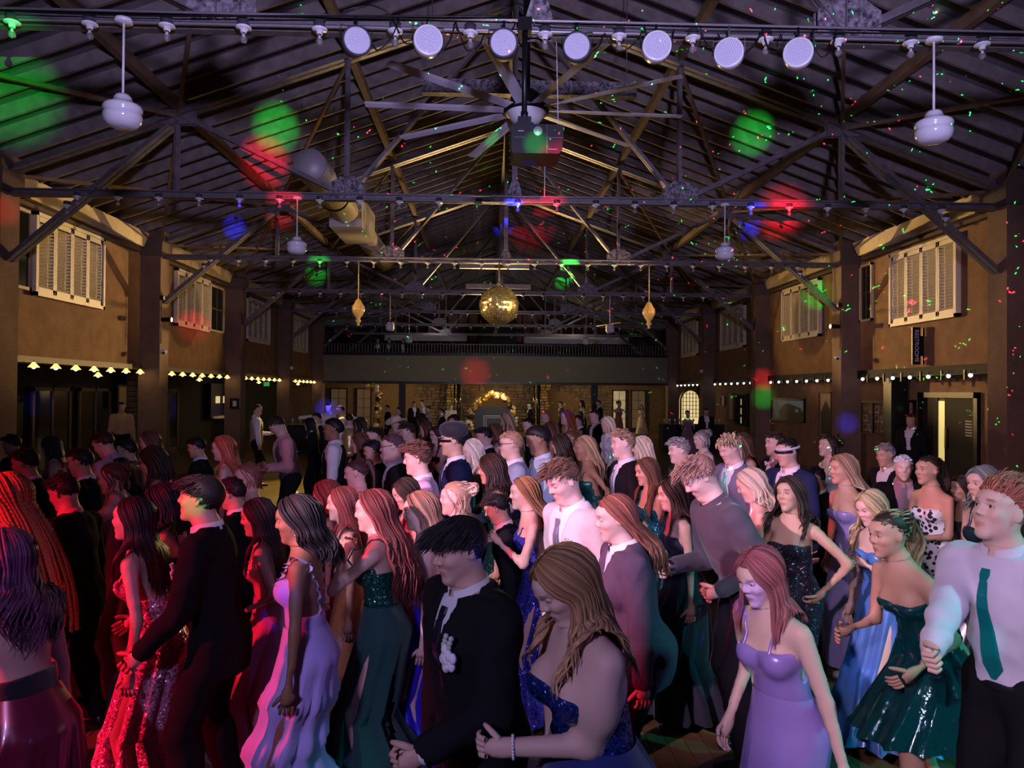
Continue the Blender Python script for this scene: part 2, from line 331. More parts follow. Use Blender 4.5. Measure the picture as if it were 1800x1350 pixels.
obj('stone_pier',MB().box(-12.4,-12.1,24.3,26.5,FL,3),M_mortar,lb); stones('pier_stones',lb,M_stone,(24.3,26.5,FL,2.9,None),x=-12.1,size=(.3,.2))
# shutters and windows on the upper walls
def shutters(s,y0,y1,z0,z1,lab):
    r=empty('plantation_shutter',(s*9.08,0,0),label=lab,cat='shutter'); X=lambda d: sorted((-s*d[0],-s*d[1]))
    fr=MB(); t=.07
    for a in ((y0,y1,z0,z0+t),(y0,y1,z1-t,z1),(y0,y0+t,z0,z1),(y1-t,y1,z0,z1)): fr.box(*X((-.01,.10)),*a)
    obj('frame',fr,M_shut,r); n=4; W=(y1-y0-2*t)/n
    zm=(z0+z1)/2
    for i in range(n):
        a=y0+t+i*W; b=a+W; pn=MB()
        for q in ((a+.005,a+.06,z0+t,z1-t),(b-.06,b-.005,z0+t,z1-t),(a,b,z0+t,z0+t+.10),(a,b,z1-t-.10,z1-t)): pn.box(*X((.02,.07)),*q)
        p=obj('shutter_panel',pn,M_shut,r); z=z0+t+.13
        obj('tilt_rod',MB().box(*X((.085,.095)),(a+b)/2-.006,(a+b)/2+.006,z0+t+.13,z1-t-.13),M_shut,p)
        lo=MB(); lo.bar((0,a+.062,0),(0,b-.062,0),.072,.009,up=(s*.75,0,1)); l0=None
        while z<z1-t-.12:
            if l0 is None: l0=obj('slat',lo,M_shut,p); l0.location=(-s*.045,0,z)
            else: c=l0.copy(); COL.objects.link(c); c.parent=p; c.location=(-s*.045,0,z)
            z+=.068
    obj('backing',MB().box(*X((-.015,.005)),y0+.02,y1-.02,z0+.02,z1-.02),M_dark,r)
    return r
SHL=[(14.23,16.75,3.88,5.47),(20.6,23.1,3.88,5.47),(26.6,29.3,3.88,5.47),(32.7,35.4,3.88,5.47)]
SHR=[(14.6,17.1,3.70,5.40),(20.8,23.5,3.78,5.45),(27.0,29.8,3.85,5.47),(33.2,35.8,3.85,5.47)]
nm=['nearest the stage, beside a dark window','in the second bay with a dark window beside it','in the third bay, half hidden by a sloping brace','smallest and nearest the balcony']
for i,a in enumerate(SHL): shutters(-1,*a,'cream shutter on the left wall '+nm[i])
nm=['nearest the stage, above the black blade sign','in the second bay with green light on its corner','in the third bay, crossed by a sloping brace','smallest and nearest the balcony']
for i,a in enumerate(SHR): shutters(1,*a,'cream shutter on the right wall '+nm[i])
def window(n,s,y0,y1,z0,z1,nm_=2):
    r=empty('window_%d'%n,(0,0,0),kind='structure'); fr=MB(); X=lambda a,b: sorted((s*a,s*b)); t=.06
    for a in ((y0,y1,z0,z0+t),(y0,y1,z1-t,z1),(y0,y0+t,z0,z1),(y1-t,y1,z0,z1)): fr.box(*X(9.14,9.04),*a)
    obj('window_frame',fr,M_cream,r); obj('pane',MB().box(*X(9.12,9.075),y0+t,y1-t,z0+t,z1-t),M_glass,r)
    obj('muntin',MB().box(*X(9.09,9.06),(y0+y1)/2-.015,(y0+y1)/2+.015,z0+t,z1-t).box(*X(9.09,9.06),y0+t,y1-t,(z0+z1)/2-.015,(z0+z1)/2+.015),M_woodframe,r)
window(1,-1,13.35,14.2,3.95,5.45); window(2,-1,23.15,24.4,3.95,5.40); window(3,1,18.0,18.6,3.95,5.4)
# string light bulbs under the lintels
BUL={}
def strbulb(s,x,y,z,mt,lab,grp,cap=True,pw=0):
    key=(s,mt.name)
    if key not in BUL:
        r=empty('string_light_bulb',(x,y,z)); 
        obj('bulb',MB().ball((0,0,0),.040,8,6),mt,r); so=MB().lathe([(.012,.11),(.018,.08),(.022,.03)],n=8)
        if s<0: obj('glass_shade',MB().lathe([(.02,.09),(.05,.05),(.10,-.01)],n=12),M_shade,r)
        obj('lamp_holder',so,M_jbox if s>0 else M_black,r); BUL[key]=r; o=r
    else: o=dup(BUL[key],(x,y,z))
    tagp(o,lab,'light bulb',grp)
    if pw: lamp('bulb_glow','POINT',(x-(.0 if s>0 else -.0),y,z-.03),None,(1,.68,.28) if s<0 else (1,.9,.75),pw,size=.03)
bn=['first','second','third','fourth']; jn=['first','second','third','fourth','fifth','sixth','seventh','eighth']
for i in range(4):
    a,b=BAY[3+i]
    for j in range(8):
        y=a+.3+j*(b-a-.6)/7
        strbulb(-1,-8.93,y,2.52,M_warm,'%s glowing warm bulb from the stage in the %s left arcade bay'%(jn[j],bn[i]),'warm bulbs, left arcade bay %s'%bn[i],pw=3.2 if j%2 else 0)
    for j in range(2): strbulb(-1,-9.5,a+1.2+j*3.2,2.42,M_warm,'%s warm bulb hanging behind the row in the %s left arcade bay'%(('nearer','farther')[j],bn[i]),'inner warm bulbs, bay %s'%bn[i],pw=0)
    for j in range(8):
        y=a+.35+j*(b-a-.7)/7
        strbulb(1,8.98,y,2.50,M_cool,'%s small white bulb from the stage in the %s right wall bay'%(jn[j],bn[i]),'white bulbs, right bay %s'%bn[i],pw=.5 if j%3==1 else 0)
    if i<2:
        for j in range(7): obj('lintel_bracket',MB().box(9.0,9.04,a+.5+j*.75,a+.54+j*.75,2.42,2.62),M_black,wr)
# end of hall: balcony, parapet, railing, lobby beneath, loft behind
BF=36.9
wbk=empty('wall_back',(0,0,0),kind='structure')
obj('parapet',MB().box(-8.6,8.9,BF,BF+.22,2.62,3.93),M_par,wbk); obj('parapet_trim',MB().box(-8.6,8.9,BF-.04,BF+.05,2.50,2.62).box(-8.6,8.9,BF-.03,BF+.05,3.90,3.96),M_black,wbk)
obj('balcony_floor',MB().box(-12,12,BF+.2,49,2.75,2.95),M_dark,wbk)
rl=empty('balcony_railing',(0,BF+.1,3.96),label='dark slatted railing along the top of the balcony parapet',cat='railing')
obj('top_rail',MB().box(-8.6,8.8,-.04,.04,.50,.56),M_black,rl); obj('bottom_rail',MB().box(-8.6,8.8,-.03,.03,.04,.08),M_black,rl)
b0=None; M_bal=mat('baluster paint',(.10,.085,.075),.6)
for i in range(116):
    if b0 is None: b0=obj('baluster',MB().box(-.02,.02,-.02,.02,.06,.52),M_bal,rl); b0.location=(-8.5,0,0)
    else: c=b0.copy(); COL.objects.link(c); c.parent=rl; c.location=(-8.5+i*.15,0,0)
M_lob=mat('lobby plaster',(.16,.10,.05),.9,var=.3)
obj('lobby_wall',MB().box(-12,12,43.6,43.8,FL,2.9),M_lob,wbk); 
arch=lambda x,z:(not (abs(x+.1)<1.15 and z<2.2)) and (not ((x+5.6)**2/3.2+z*z/5<1.0)) and (not((x-3.9)**2/2.6+z*z/5<1))
for x0,x1 in ((-8.2,-6.6),(-6.6,6.9)): stones('lobby_stones',wbk,M_stone,(max(x0,-4.6),x1,FL,2.7,lambda x,z:arch(x,z) and x<6.8),y=43.6,size=(.36,.17),dep=.12) if x0>-7 else None
for x0,x1 in ((-2.75,-2.2),(2.35,2.95)):
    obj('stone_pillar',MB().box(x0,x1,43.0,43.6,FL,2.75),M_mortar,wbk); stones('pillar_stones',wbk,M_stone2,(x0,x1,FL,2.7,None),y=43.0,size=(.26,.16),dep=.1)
obj('loft_wall',MB().box(-12,12,47.5,47.7,2.9,9.6),mat('loft red brown',(.09,.035,.025),.8,var=.4,vscale=2),wbk)
obj('loft_band',MB().box(-6.6,-1.7,44.2,44.5,5.15,5.6).box(1.7,8.0,44.2,44.5,5.05,5.45),mat('loft pale panel',(.62,.58,.55),.7),wbk)
for x in (-.75,): obj('loft_chimney',MB().box(-1.0,1.2,43.5,44.5,2.9,6.2),M_dark,wbk)
for sx in (-1,1):
    for i in range(5): obj('loft_shutter_panel',MB().box(sx*(1.35+i*.62)-.27,sx*(1.35+i*.62)+.27,45.2,45.3,5.2,7.0 if i<3 else 6.2),mat('red door paint',(.16,.05,.035),.6,var=.3),wbk)
    for i in range(9): obj('loft_stud',MB().box(sx*(1.9+i*.7)-.04,sx*(1.9+i*.7)+.04,44.6,44.7,5.0,6.3),M_bal,wbk)
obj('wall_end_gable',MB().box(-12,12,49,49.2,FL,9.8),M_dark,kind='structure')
# lobby posts: shiny black round posts
for x in (-1.9,2.15): 
    o=obj('black_post',MB().tube([(x,37.6,FL),(x,37.6,2.75)],.10,12).tube([(x-.22,37.6,FL),(x-.22,37.6,2.75)],.04,8),mat('shiny black paint',(.03,.03,.035),.15,.5),label='x') ; o.parent=wbk; del o['label']
for x in (-4.75,5.0): obj('lobby_post',MB().box(x-.16,x+.16,37.4,37.7,FL,2.75),M_black,wbk)
# french windows at right of the lobby, doors at left
def frenchdoor(nme,x0,x1,y,z1,glow,lab):
    r=empty(nme,(0,y,0),kind='structure'); fr=MB(); t=.07
    for a in ((x0,x1,FL,FL+t),(x0,x1,z1-t,z1),(x0,x0+t,FL,z1),(x1-t,x1,FL,z1)): fr.box(a[0],a[1],-.05,.05,a[2],a[3])
    obj('door_frame',fr,M_black,r); obj('pane',MB().box(x0+t,x1-t,-.01,.01,t,z1-t),glow,r)
    mu=MB()
    for i in range(1,4): mu.box(x0+t,x1-t,-.03,.02,t+i*(z1-2*t)/4-.012,t+i*(z1-2*t)/4+.012)
    for i in range(1,2): mu.box((x0+x1)/2-.012,(x0+x1)/2+.012,-.03,.02,t,z1-t)
    obj('muntin',mu,M_black,r); return r
M_glow=mat('lit room beyond glass',(.5,.42,.25),.3,emit=.22,ecol=(1,.8,.42),var=.6,vscale=3)
M_glow2=mat('dim room beyond glass',(.12,.08,.05),.3,emit=.035,ecol=(1,.6,.3))
frenchdoor('door_1',6.9,7.75,43.4,2.3,M_glow,''); frenchdoor('door_2',8.0,8.9,43.4,2.3,M_glow2,''); frenchdoor('door_3',-9.6,-8.6,43.4,2.3,M_glow2,''); frenchdoor('door_4',-8.1,-7.2,43.4,2.3,M_glow2,'')
# lit arched doorway beyond the right arcade
r=empty('door_5',(0,37.4,0),kind='structure')
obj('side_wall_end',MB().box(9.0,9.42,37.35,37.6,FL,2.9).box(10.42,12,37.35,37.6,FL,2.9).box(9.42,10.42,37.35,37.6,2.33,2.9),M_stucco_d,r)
ar=MB(); pts=[(9.42,FL)]+[(9.92-.5*math.cos(a),1.75+.55*math.sin(a)) for a in np.linspace(0,PI,13)]+[(10.42,FL)]
ar.prism([(x,0,z) for x,z in pts],(0,.32,0),(0,.36,0)); obj('pane',ar,mat('lit arched doorway glass',(.9,.75,.4),.4,emit=.75,ecol=(1,.80,.38),col2=(.6,.45,.2),vscale=2),r)
mu=MB()
for i in range(1,6): mu.box(9.42+i*.167-.014,9.42+i*.167+.014,.22,.26,.9,2.2)
for i in range(7): mu.box(9.42,10.42,.22,.26,.9+i*.2-.012,.9+i*.2+.012)
mu.tube([(x,.1,z) for x,z in pts],.05,6); obj('lattice',mu,mat('lattice wood',(.25,.16,.06),.6),r)
# balloon garlands
M_bg=[mat('gold balloon',(.75,.45,.10),.18,.6),mat('cream balloon',(.80,.72,.52),.25),mat('dark balloon',(.05,.03,.03),.2)]
bm=[bpy.data.meshes.new('balloon') for _ in range(3)]
tmp=MB().ball((0,0,0),1,12,9,(1,1,1.12)).lathe([(.02,-1.1),(.09,-1.22),(.0001,-1.2)],n=6)
for i in range(3): bm[i].from_pydata(tmp.v,[],tmp.f); bm[i].polygons.foreach_set('use_smooth',[True]*len(tmp.f)); bm[i].materials.append(M_bg[i])
def garland(lab,path,n,loc):
    g=empty('balloon_garland',loc,label=lab,cat='balloons')
    for i in range(n):
        t=i/(n-1)*(len(path)-1); j=min(int(t),len(path)-2); u=t-j; p=[path[j][k]*(1-u)+path[j+1][k]*u for k in range(2)]
        o=bpy.data.objects.new('balloon',random.choice([bm[0],bm[0],bm[1],bm[1],bm[2]] if n>30 else [bm[0],bm[1],bm[2]])); COL.objects.link(o); o.parent=g
        o.location=(p[0]+random.uniform(-.12,.12),random.uniform(-.15,.15),p[1]+random.uniform(-.1,.1)); s=random.uniform(.07,.15); o.scale=(s,s,s); o.rotation_euler=(random.uniform(-1,1),random.uniform(-1,1),0)
    return g
gx,gy=pix(868,700,38).x,38
g=garland('arch of gold and cream balloons round the dark board under the balcony',[(-1.12*math.cos(a)-(0.1 if a<.5 else 0),.55+1.45*math.sin(a)) for a in np.linspace(-.25,PI+.1,24)],88,(gx,gy,0))
st=MB()
for i in range(12):
    a=2*PI*i/12; st.add([(0,-.25,0),(.05*math.cos(a+.26),-.2,.05*math.sin(a+.26)),(.24*math.cos(a),-.2,.24*math.sin(a)),(.05*math.cos(a-.26),-.2,.05*math.sin(a-.26))],[(0,1,2),(0,2,3)])
o=obj('gold_star',st,M_bg[0],g,label='gold foil starburst'); o.location=(-1.0,-.1,1.42)
garland('hanging column of gold, cream and dark balloons beside the left lobby doorway',[(-.25,2.45),(.1,2.25),(.35,1.95),(.2,1.6),(.3,1.2),(.3,.8),(.25,.45)],34,(pix(655,700,38.4).x,38.4,0))
for i in range(3):pass
bd=empty('welcome_board',(pix(868,720,38.2).x,38.3,FL),label='black board with a thin white drawn border inside the balloon arch',cat='board')
obj('board',MB().box(-.95,.95,0,.06,.0,1.5),M_black,bd)
fr=MB()
for a in ((-.52,.52,1.02,1.05),(-.52,-.49,.2,1.05),(.49,.52,.2,1.05),(-.40,.40,.93,.95),(-.40,-.38,.2,.95),(.38,.40,.2,.95)): fr.box(a[0],a[1],-.012,0,a[2],a[3])
obj('border_line',fr,mat('chalk white',(.55,.55,.6),.8),bd)
# duct
dz=6.15; dx=-3.66
d=empty('spiral_duct',(dx,13.3,dz),label='round white spiral air duct hanging left of the ridge',cat='duct')
def spiral(y0,y1,r):
    p=[];y=y0
    while y<y1: p+=[(r,y),(r,y+.085),(r+.008,y+.095),(r,y+.105)]; y+=.105
    return MB().lathe(p,n=28,axis='Y')
obj('duct_pipe',spiral(0,3.4,.29),M_duct,d); obj('end_cap',MB().lathe([(.0001,-.01),(.29,-.01),(.29,.02)],n=28,axis='Y'),mat('duct cap',(.42,.40,.42),.5,.2),d,label='flat grey end cap')
obj('duct_collar',MB().lathe([(.29,1.0),(.315,1.0),(.315,1.06),(.29,1.06)],n=28,axis='Y').lathe([(.29,2.1),(.315,2.1),(.315,2.18),(.29,2.18)],n=28,axis='Y'),M_black,d)
bx=MB().prism([(-.36,0,-.36),(.36,0,-.36),(.36,0,.36),(-.36,0,.36)],(0,3.35,0),(0,5.3,0)); obj('plenum_box',bx,M_duct,d); obj('side_grille',MB().box(.36,.375,3.6,5.0,-.2,.25),M_grille,d)
obj('duct_pipe',spiral(5.3,9.8,.27),M_duct,d); hg=MB()
for y in (.6,2.6,6.0,8.5): hg.tube([(-.3,y,0),(-.3,y,1.4)],.006,5).tube([(.3,y,0),(.3,y,1.3)],.006,5)
obj('hanger_rod',hg,M_steel,d)
# bulbs in porcelain sockets under each bottom chord
ORD=['first','second','third','fourth','fifth','sixth','seventh','eighth','ninth','tenth','eleventh','twelfth','thirteenth','fourteenth','fifteenth','sixteenth','seventeenth','eighteenth','nineteenth','twentieth','twenty-first','twenty-second','twenty-third']
proto=None; on=['first','second','third','fourth','fifth','sixth']
for k in range(6):
    Y=YK[2+k]
    for j in range(-11,12):
        x=.05+j*.68
        if k==0 and not -7<=j<=6: continue
        if proto is None:
            r=empty('socket_bulb',(x,Y-.10,TZ-.09)); proto=r
            obj('junction_box',MB().lathe([(.0001,.06),(.055,.06),(.055,0)],n=12),M_jbox,r); obj('porcelain_socket',MB().lathe([(.055,.0),(.070,-.008),(.070,-.018),(.060,-.024),(.030,-.028),(.026,-.058),(.02,-.060)],n=16),M_white,r)
            b=obj('bulb',MB().lathe([(.012,-.068),(.016,-.085),(.030,-.105),(.033,-.122),(.026,-.142),(.0001,-.155)],n=12),M_bulb,r); obj('filament_post',MB().tube([(0,0,-.07),(0,0,-.115)],.006,5).ball((0,0,-.12),.010,6,4),mat('filament metal',(.7,.65,.6),.3,.7),b); o=r
        else: o=dup(proto,(x,Y-.10,TZ-.09))
        tagp(o,'%s unlit socket bulb from the left on the %s truss'%(ORD[j+7 if k==0 else j+11],on[k]),'light bulb','socket bulbs on the %s truss'%on[k])
for s in (-1,1):
    for k in range(5):
        Y=YK[2+k]
        o=dup(proto,(s*7.6,Y-.10,TZ-.24)) if k else dup(proto,(s*7.75,Y-.1,TZ-.40)); tagp(o,'bare socket bulb on the %s sloping brace of the %s truss'%('left' if s<0 else 'right',on[k]),'light bulb')
# pendant lamps
def pendant(s,Y,lab,style):
    x=s*3.7-.03; r=empty('pendant_lamp',(x,Y-.10,TZ-.07),label=lab,cat='pendant lamp')
    L=.66
    if style==0:
        obj('canopy',MB().lathe([(.0001,.02),(.075,.02),(.08,0),(.07,-.018),(.0001,-.02)],n=20),M_white,r); obj('rod',MB().tube([(0,0,0),(0,0,-L)],.011,8),M_white,r)
        z=-L; P=[(.02,z),(.06,z-.005),(.075,z-.03),(.082,z-.06),(.10,z-.07),(.115,z-.085),(.155,z-.10),(.166,z-.125),(.160,z-.15),(.148,z-.165),(.162,z-.18),(.163,z-.21),(.150,z-.25),(.12,z-.285),(.07,z-.30),(.0001,z-.305)]
        obj('lamp_shade',MB().lathe(P,n=32),M_opal,r)
    elif style==1:
        L=.95; mg=mat('amber glass',(.75,.45,.12),.2,coat=.4,emit=.10,ecol=(1,.6,.2))
        obj('rod',MB().tube([(0,0,0),(0,0,-L)],.014,8),M_cream,r); z=-L
        obj('lamp_shade',MB().lathe([(.02,z),(.07,z-.05),(.10,z-.12),(.155,z-.2),(.16,z-.27),(.15,z-.33),(.10,z-.43),(.05,z-.5),(.045,z-.52),(.07,z-.55),(.065,z-.59),(.03,z-.62),(.03,z-.64),(.04,z-.67),(.0001,z-.70)],n=20),mg,r)
    else:
        L=.95; obj('rod',MB().tube([(0,0,0),(0,0,-L)],.012,6),M_white,r); z=-L
        obj('lamp_shade',MB().lathe([(.03,z),(.12,z-.05),(.15,z-.12),(.14,z-.2),(.15,z-.22),(.12,z-.3),(.0001,z-.33)],n=16),M_opal,r)
        bl=MB()
        if style==2:
            for i in range(4):
                a=i*PI/2+.4; bl.bar((.12*math.cos(a),.12*math.sin(a),z-.02),(.75*math.cos(a),.75*math.sin(a),z-.03),.13,.012)
            obj('fan_blade_set',bl,M_woodframe,r)
sd={-1:'left',1:'right'}
for s in (-1,1):
    pendant(s,YK[2],'white ringed glass pendant on the first truss, %s of the projector, largest'%sd[s],0)
    pendant(s,YK[3],'white ringed glass pendant on the second truss, %s side, small'%sd[s],0)
    pendant(s,YK[4],'gold acorn-shaped glass pendant %s of the mirror ball'%sd[s],1)
    pendant(s,YK[5],'small far pendant lamp with fan blades on the fourth truss, %s side'%sd[s],2)
    pendant(s,YK[6],'tiny farthest white pendant on the fifth truss, %s side'%sd[s],3)
# mirror ball
bc=pix(877,537,18.85); r=empty('mirror_ball',bc,label='large mirror ball glinting gold hanging in the middle of the hall',cat='mirror ball')
R0=.50; mb=MB(); n=26
for i in range(n):
    a0=PI*i/n; a1=PI*(i+1)/n; m=max(6,int(2*PI*math.sin((a0+a1)/2)/(PI/n)))
    for j in range(m):
        b0_=2*PI*j/m; b1=2*PI*(j+1)/m; am=(a0+a1)/2; bm_=(b0_+b1)/2
        c=V(math.sin(am)*math.cos(bm_),math.sin(am)*math.sin(bm_),math.cos(am)); nn=(c+V(*rng.normal(0,.11,3))).normalized(); q=[]
        for (A,B) in ((a0,b0_),(a1,b0_),(a1,b1),(a0,b1)):
            p=V(math.sin(A)*math.cos(B),math.sin(A)*math.sin(B),math.cos(A)); p=c+(p-c)*.9; p=p-nn*((p-c).dot(nn)); q.append(p*R0)
        mb.add(q,[(0,1,2,3)])
obj('mirror_tiles',mb,mat('gold mirror',(.95,.78,.40),.24,.9),r,kind='stuff'); obj('core',MB().ball((0,0,0),R0*.975,24,16),mat('ball core',(.04,.03,.02),.7),r)
obj('rod',MB().tube([(0,0,R0*.97),(0,0,TZ-bc.z)],.02,8).lathe([(.06,R0),(.06,R0+.06),(.02,R0+.1)],n=12),M_steel,r)
# ceiling fan, blades at rest
fc=pix(925,196,9.7); r=empty('ceiling_fan',fc,label='big white ten-blade ceiling fan behind the black projector',cat='ceiling fan')
obj('hub',MB().lathe([(.0001,-.20),(.12,-.19),(.2,-.12),(.25,-.03),(.26,.0)],n=32),M_white,r); obj('hub_ring',MB().lathe([(.25,-.02),(.30,-.02),(.30,.05),(.25,.05),(.25,-.02)],n=32),M_black,r)
obj('motor_housing',MB().lathe([(.24,.05),(.2,.2),(.10,.28),(.05,.3),(.04,zt(0)-fc.z)],n=20),M_black,r)
M_bl=mat('fan blade aluminium',(.85,.83,.92),.5)
bl=MB(); sec=[(-.07,0.0),(-.03,.022),(.03,.018),(.08,0.0),(.03,-.004),(-.03,-.002)]
vs=[]
for x,tw in ((.28,.20),(2.1,.14)):
    for a,b in sec: vs.append((x,a*math.cos(tw)-b*math.sin(tw),a*math.sin(tw)+b*math.cos(tw)+.01))
bl.add(vs,[(5,4,3,2,1,0),(6,7,8,9,10,11)]+[(k,(k+1)%6,6+(k+1)%6,6+k) for k in range(6)])
b0=obj('blade',bl,M_bl,r); b0.rotation_euler=(0,0,math.radians(3))
for i in range(1,10): c=b0.copy(); COL.objects.link(c); c.parent=r; c.rotation_euler=(0,0,math.radians(3+36*i))
# projector on a drop pole under the first truss
pc=pix(944,245,6.55); r=empty('projector',pc,label='black video projector hanging on a black pole from the first truss',cat='projector')
bd=MB(); w_,h_,e=.235,.13,.02
bd.prism([(-w_+e,0,-h_),(w_-e*2,0,-h_),(w_-.01,0,-h_+e*2),(w_,0,h_-e),(w_-e,0,h_),(-w_+e,0,h_),(-w_,0,h_-e),(-w_+.01,0,-h_+e)],(0,-.02,0),(0,.36,0)); obj('casing',bd,M_black,r)
obj('lens_ring',MB().lathe([(.027,-.035),(.04,-.035),(.04,-.02),(.0001,-.02)],(0,0,0),20,'Y').lathe([(.0001,-.024),(.027,-.03),(.028,-.02)],n=16,axis='Y'),mat('lens ring',(.5,.5,.55),.2,.5),r).location=(.005,0,.065)
obj('front_seam',MB().box(.085,.088,-.024,-.02,-h_,h_).box(.09,w_,-.024,-.02,.01,.014),mat('seam grey',(.12,.12,.13),.5),r)
obj('badge',MB().box(-.17,-.12,-.023,-.02,.063,.07).box(.1,.18,-.023,-.02,-.095,-.091),mat('badge silver',(.35,.35,.37),.4,.4),r)
vt=MB()
for i in range(10): vt.box(-.20+i*.009,-.196+i*.009,-.023,-.02,.005,.015)
obj('vent',vt,mat('seam grey',(.12,.12,.13),.5),r)
obj('mount_bracket',MB().box(-.17,-.05,.04,.16,h_,h_+.09).box(-.19,-.03,.02,.18,h_,h_+.03),M_black,r)
top=TZ-pc.z
obj('drop_pole',MB().tube([(-.11,.1,h_+.08),(-.11,.1,top)],.026,10).tube([(-.11,.1,h_+.08),(-.11,.1,h_+.15)],.034,10).box(-.17,-.05,.03,.17,top-.12,top),M_black,r)
cb=obj('pull_cord',MB().tube([tuple(pix(978,60,6.9)),tuple(pix(981,220,7.0))],.0035,5),M_white,label='thin white cord hanging from the first truss behind the projector',cat='cord')
obj('pull_cord',MB().tube([tuple(pix(958,272,9.6)),tuple(pix(957,345,9.6))],.005,5),M_white,label='thin white fan pull cord dangling below the fan',cat='cord')
# PAR stage lights on the first truss
PARS=[(628,71,-12),(753,70,-6),(885,75,3),(1014,81,6),(1155,80,4),(1281,92,14),(1403,92,16)]
M_led=mat('led lens plate',(.46,.45,.54),.35,coat=.3); M_led2=mat('led dome',(.66,.66,.78),.15)
nmP=['leftmost, by the third socket bulb','second from the left','just left of the projector pole','just right of the projector pole','third from the right','second from the right','rightmost']
for i,(u,v,tl) in enumerate(PARS):
    p=pix(u,v,6.52); r=empty('stage_light',p,label='round LED stage light clamped to the first truss, '+nmP[i],cat='stage light'); r.rotation_euler=(math.radians(8),0,math.radians(-tl*1.5)); R1=.125
    obj('can',MB().lathe([(R1,0),(R1+.006,.01),(R1+.004,.12),(.09,.2),(.0001,.21)],n=28,axis='Y').lathe([(R1-.012,-.006),(R1+.004,-.006),(R1+.004,.01)],n=28,axis='Y'),M_white if i in(1,4,5,6) else M_jbox,r)
    obj('lens_plate',MB().lathe([(.0001,.0),(R1-.010,.0)],n=28,axis='Y'),M_led,r)
    ld=MB(); k=0
    for rr in (.012,.03,.048,.066,.084,.101):
        m=max(1,int(2*PI*rr/.019))
        for j in range(m):
            a=2*PI*j/m; x,z=rr*math.cos(a),rr*math.sin(a)
            ld.add([(x-.006,0,z-.006),(x+.006,0,z-.006),(x+.006,0,z+.006),(x-.006,0,z+.006),(x,-.007,z)],[(0,1,4),(1,2,4),(2,3,4),(3,0,4)],True)
    obj('led_dots',ld,M_led2,r,kind='stuff')
    zz=TZ-.05-p.z
    obj('yoke',MB().tube([(-R1-.012,.07,0),(-R1-.012,.07,.13),(R1+.012,.07,.13),(R1+.012,.07,0)],.007,6).tube([(0,.07,.13),(0,.12,max(.14,zz))],.012,6),M_black if i not in(5,) else M_steel,r)
# cables slung along the first truss
def cable(u0,v0,u1,v1,sag,lab,Y=6.62,n=16,r_=.007):
    a=pix(u0,v0,Y); b=pix(u1,v1,Y); P=[]
    for i in range(n):
        t=i/(n-1); P.append((a.x+(b.x-a.x)*t+.01*math.sin(9*t),a.y+.02*math.sin(7*t),a.z+(b.z-a.z)*t-sag*4*t*(1-t)))
    obj('power_cable',MB().tube(P,r_,6),M_black,label=lab,cat='cable',group='black cables looped between the stage lights')
CN=0
for a in [(640,48,700,30,.25),(690,32,742,60,.16),(742,40,800,36,.3),(800,36,850,58,.22),(850,58,905,40,.12),(1010,40,1060,60,.22),(1062,58,1132,45,.2),(1132,45,1185,50,.28),(1230,45,1262,80,.1),(1262,60,1340,50,.22),(1340,50,1372,85,.12),(1372,60,1430,52,.3),(1426,56,1470,50,.25),(600,20,690,30,-.08)]:
    cable(*a,'%s black cable loop from the left among the stage lights'%ORD[CN]); CN+=1
cable(0,18,900,28,.03,'x',n=20,r_=.009); cable(940,40,1800,62,.03,'x',n=20,r_=.008)
for o in COL.objects:
    if o.get('label')=='x': o['label']='long black power cable lying along the first truss'; del o['group']
i_=0
for o in COL.objects:
    if o.get('label')=='long black power cable lying along the first truss': o['label']+=(' left of the projector' if i_==0 else ' right of the projector'); i_+=1
# pale strip fixtures high up
for (u0,u1,v,Y,h,lab) in ((742,1118,153,11.6,.11,'long pale strip fixture behind the ceiling fan'),(808,930,468,24.0,.07,'short pale strip fixture above the mirror ball'),(819,933,503,29.5,.09,'dim pale strip fixture hanging far behind the mirror ball')):
    a=pix(u0,v,Y); b=pix(u1,v,Y); o=empty('strip_light',a,label=lab,cat='strip light'); obj('housing',MB().box(0,b.x-a.x,-.08,.08,-h,h),M_chip if Y<20 else M_shut,o)
    hr=MB(); 
    for x in (.15,b.x-a.x-.15): hr.tube([(x,0,h),(x,0,zt(a.x+x)+.3-a.z)],.008,5)
    obj('hanger_rod',hr,M_steel,o)
# can spots and cameras on the columns
for s in (-1,1):
    xs_=s*8.5; r=empty('wall_spotlight',(xs_,18.62,3.85),label='small black can spotlight with a lit white face on the %s column'%sd[s],cat='spotlight')
    obj('stem',MB().tube([(s*.06,0,.55),(s*.06,0,-.6)],.010,6).box(*sorted((0,s*.1)),-.02,.06,.5,.6),M_black,r)
    obj('can',MB().lathe([(.03,-.14),(.05,-.12),(.06,.12)],n=16,axis='X',M=Matrix.Scale(-s,3)),M_black,r).location=(-s*.08,0,0)
    obj('lens',MB().lathe([(.0001,.125),(.055,.118)],n=16,axis='X',M=Matrix.Scale(-s,3)),M_cool,r).location=(-s*.08,0,0)
    r=empty('security_camera',(xs_,18.62,3.05),label='small white camera on the %s column below the can spotlight'%sd[s],cat='camera')
    obj('housing',MB().ball((0,0,0),.075,14,8,(1.2,1,.8)),M_white,r); obj('lens',MB().ball((-s*.03,-.05,-.03),.035,10,6),M_black,r)
    obj('arm',MB().tube([(0,0,0),(s*.12,.05,.02)],.018,6),M_white,r)
    o=empty('security_camera',(s*8.5,30.7,3.05),label='tiny white camera far down the %s wall'%sd[s],cat='camera'); obj('housing',MB().ball((0,0,0),.08,10,6),M_white,o); obj('arm',MB().tube([(0,0,0),(s*.12,.05,.02)],.018,6),M_white,o)
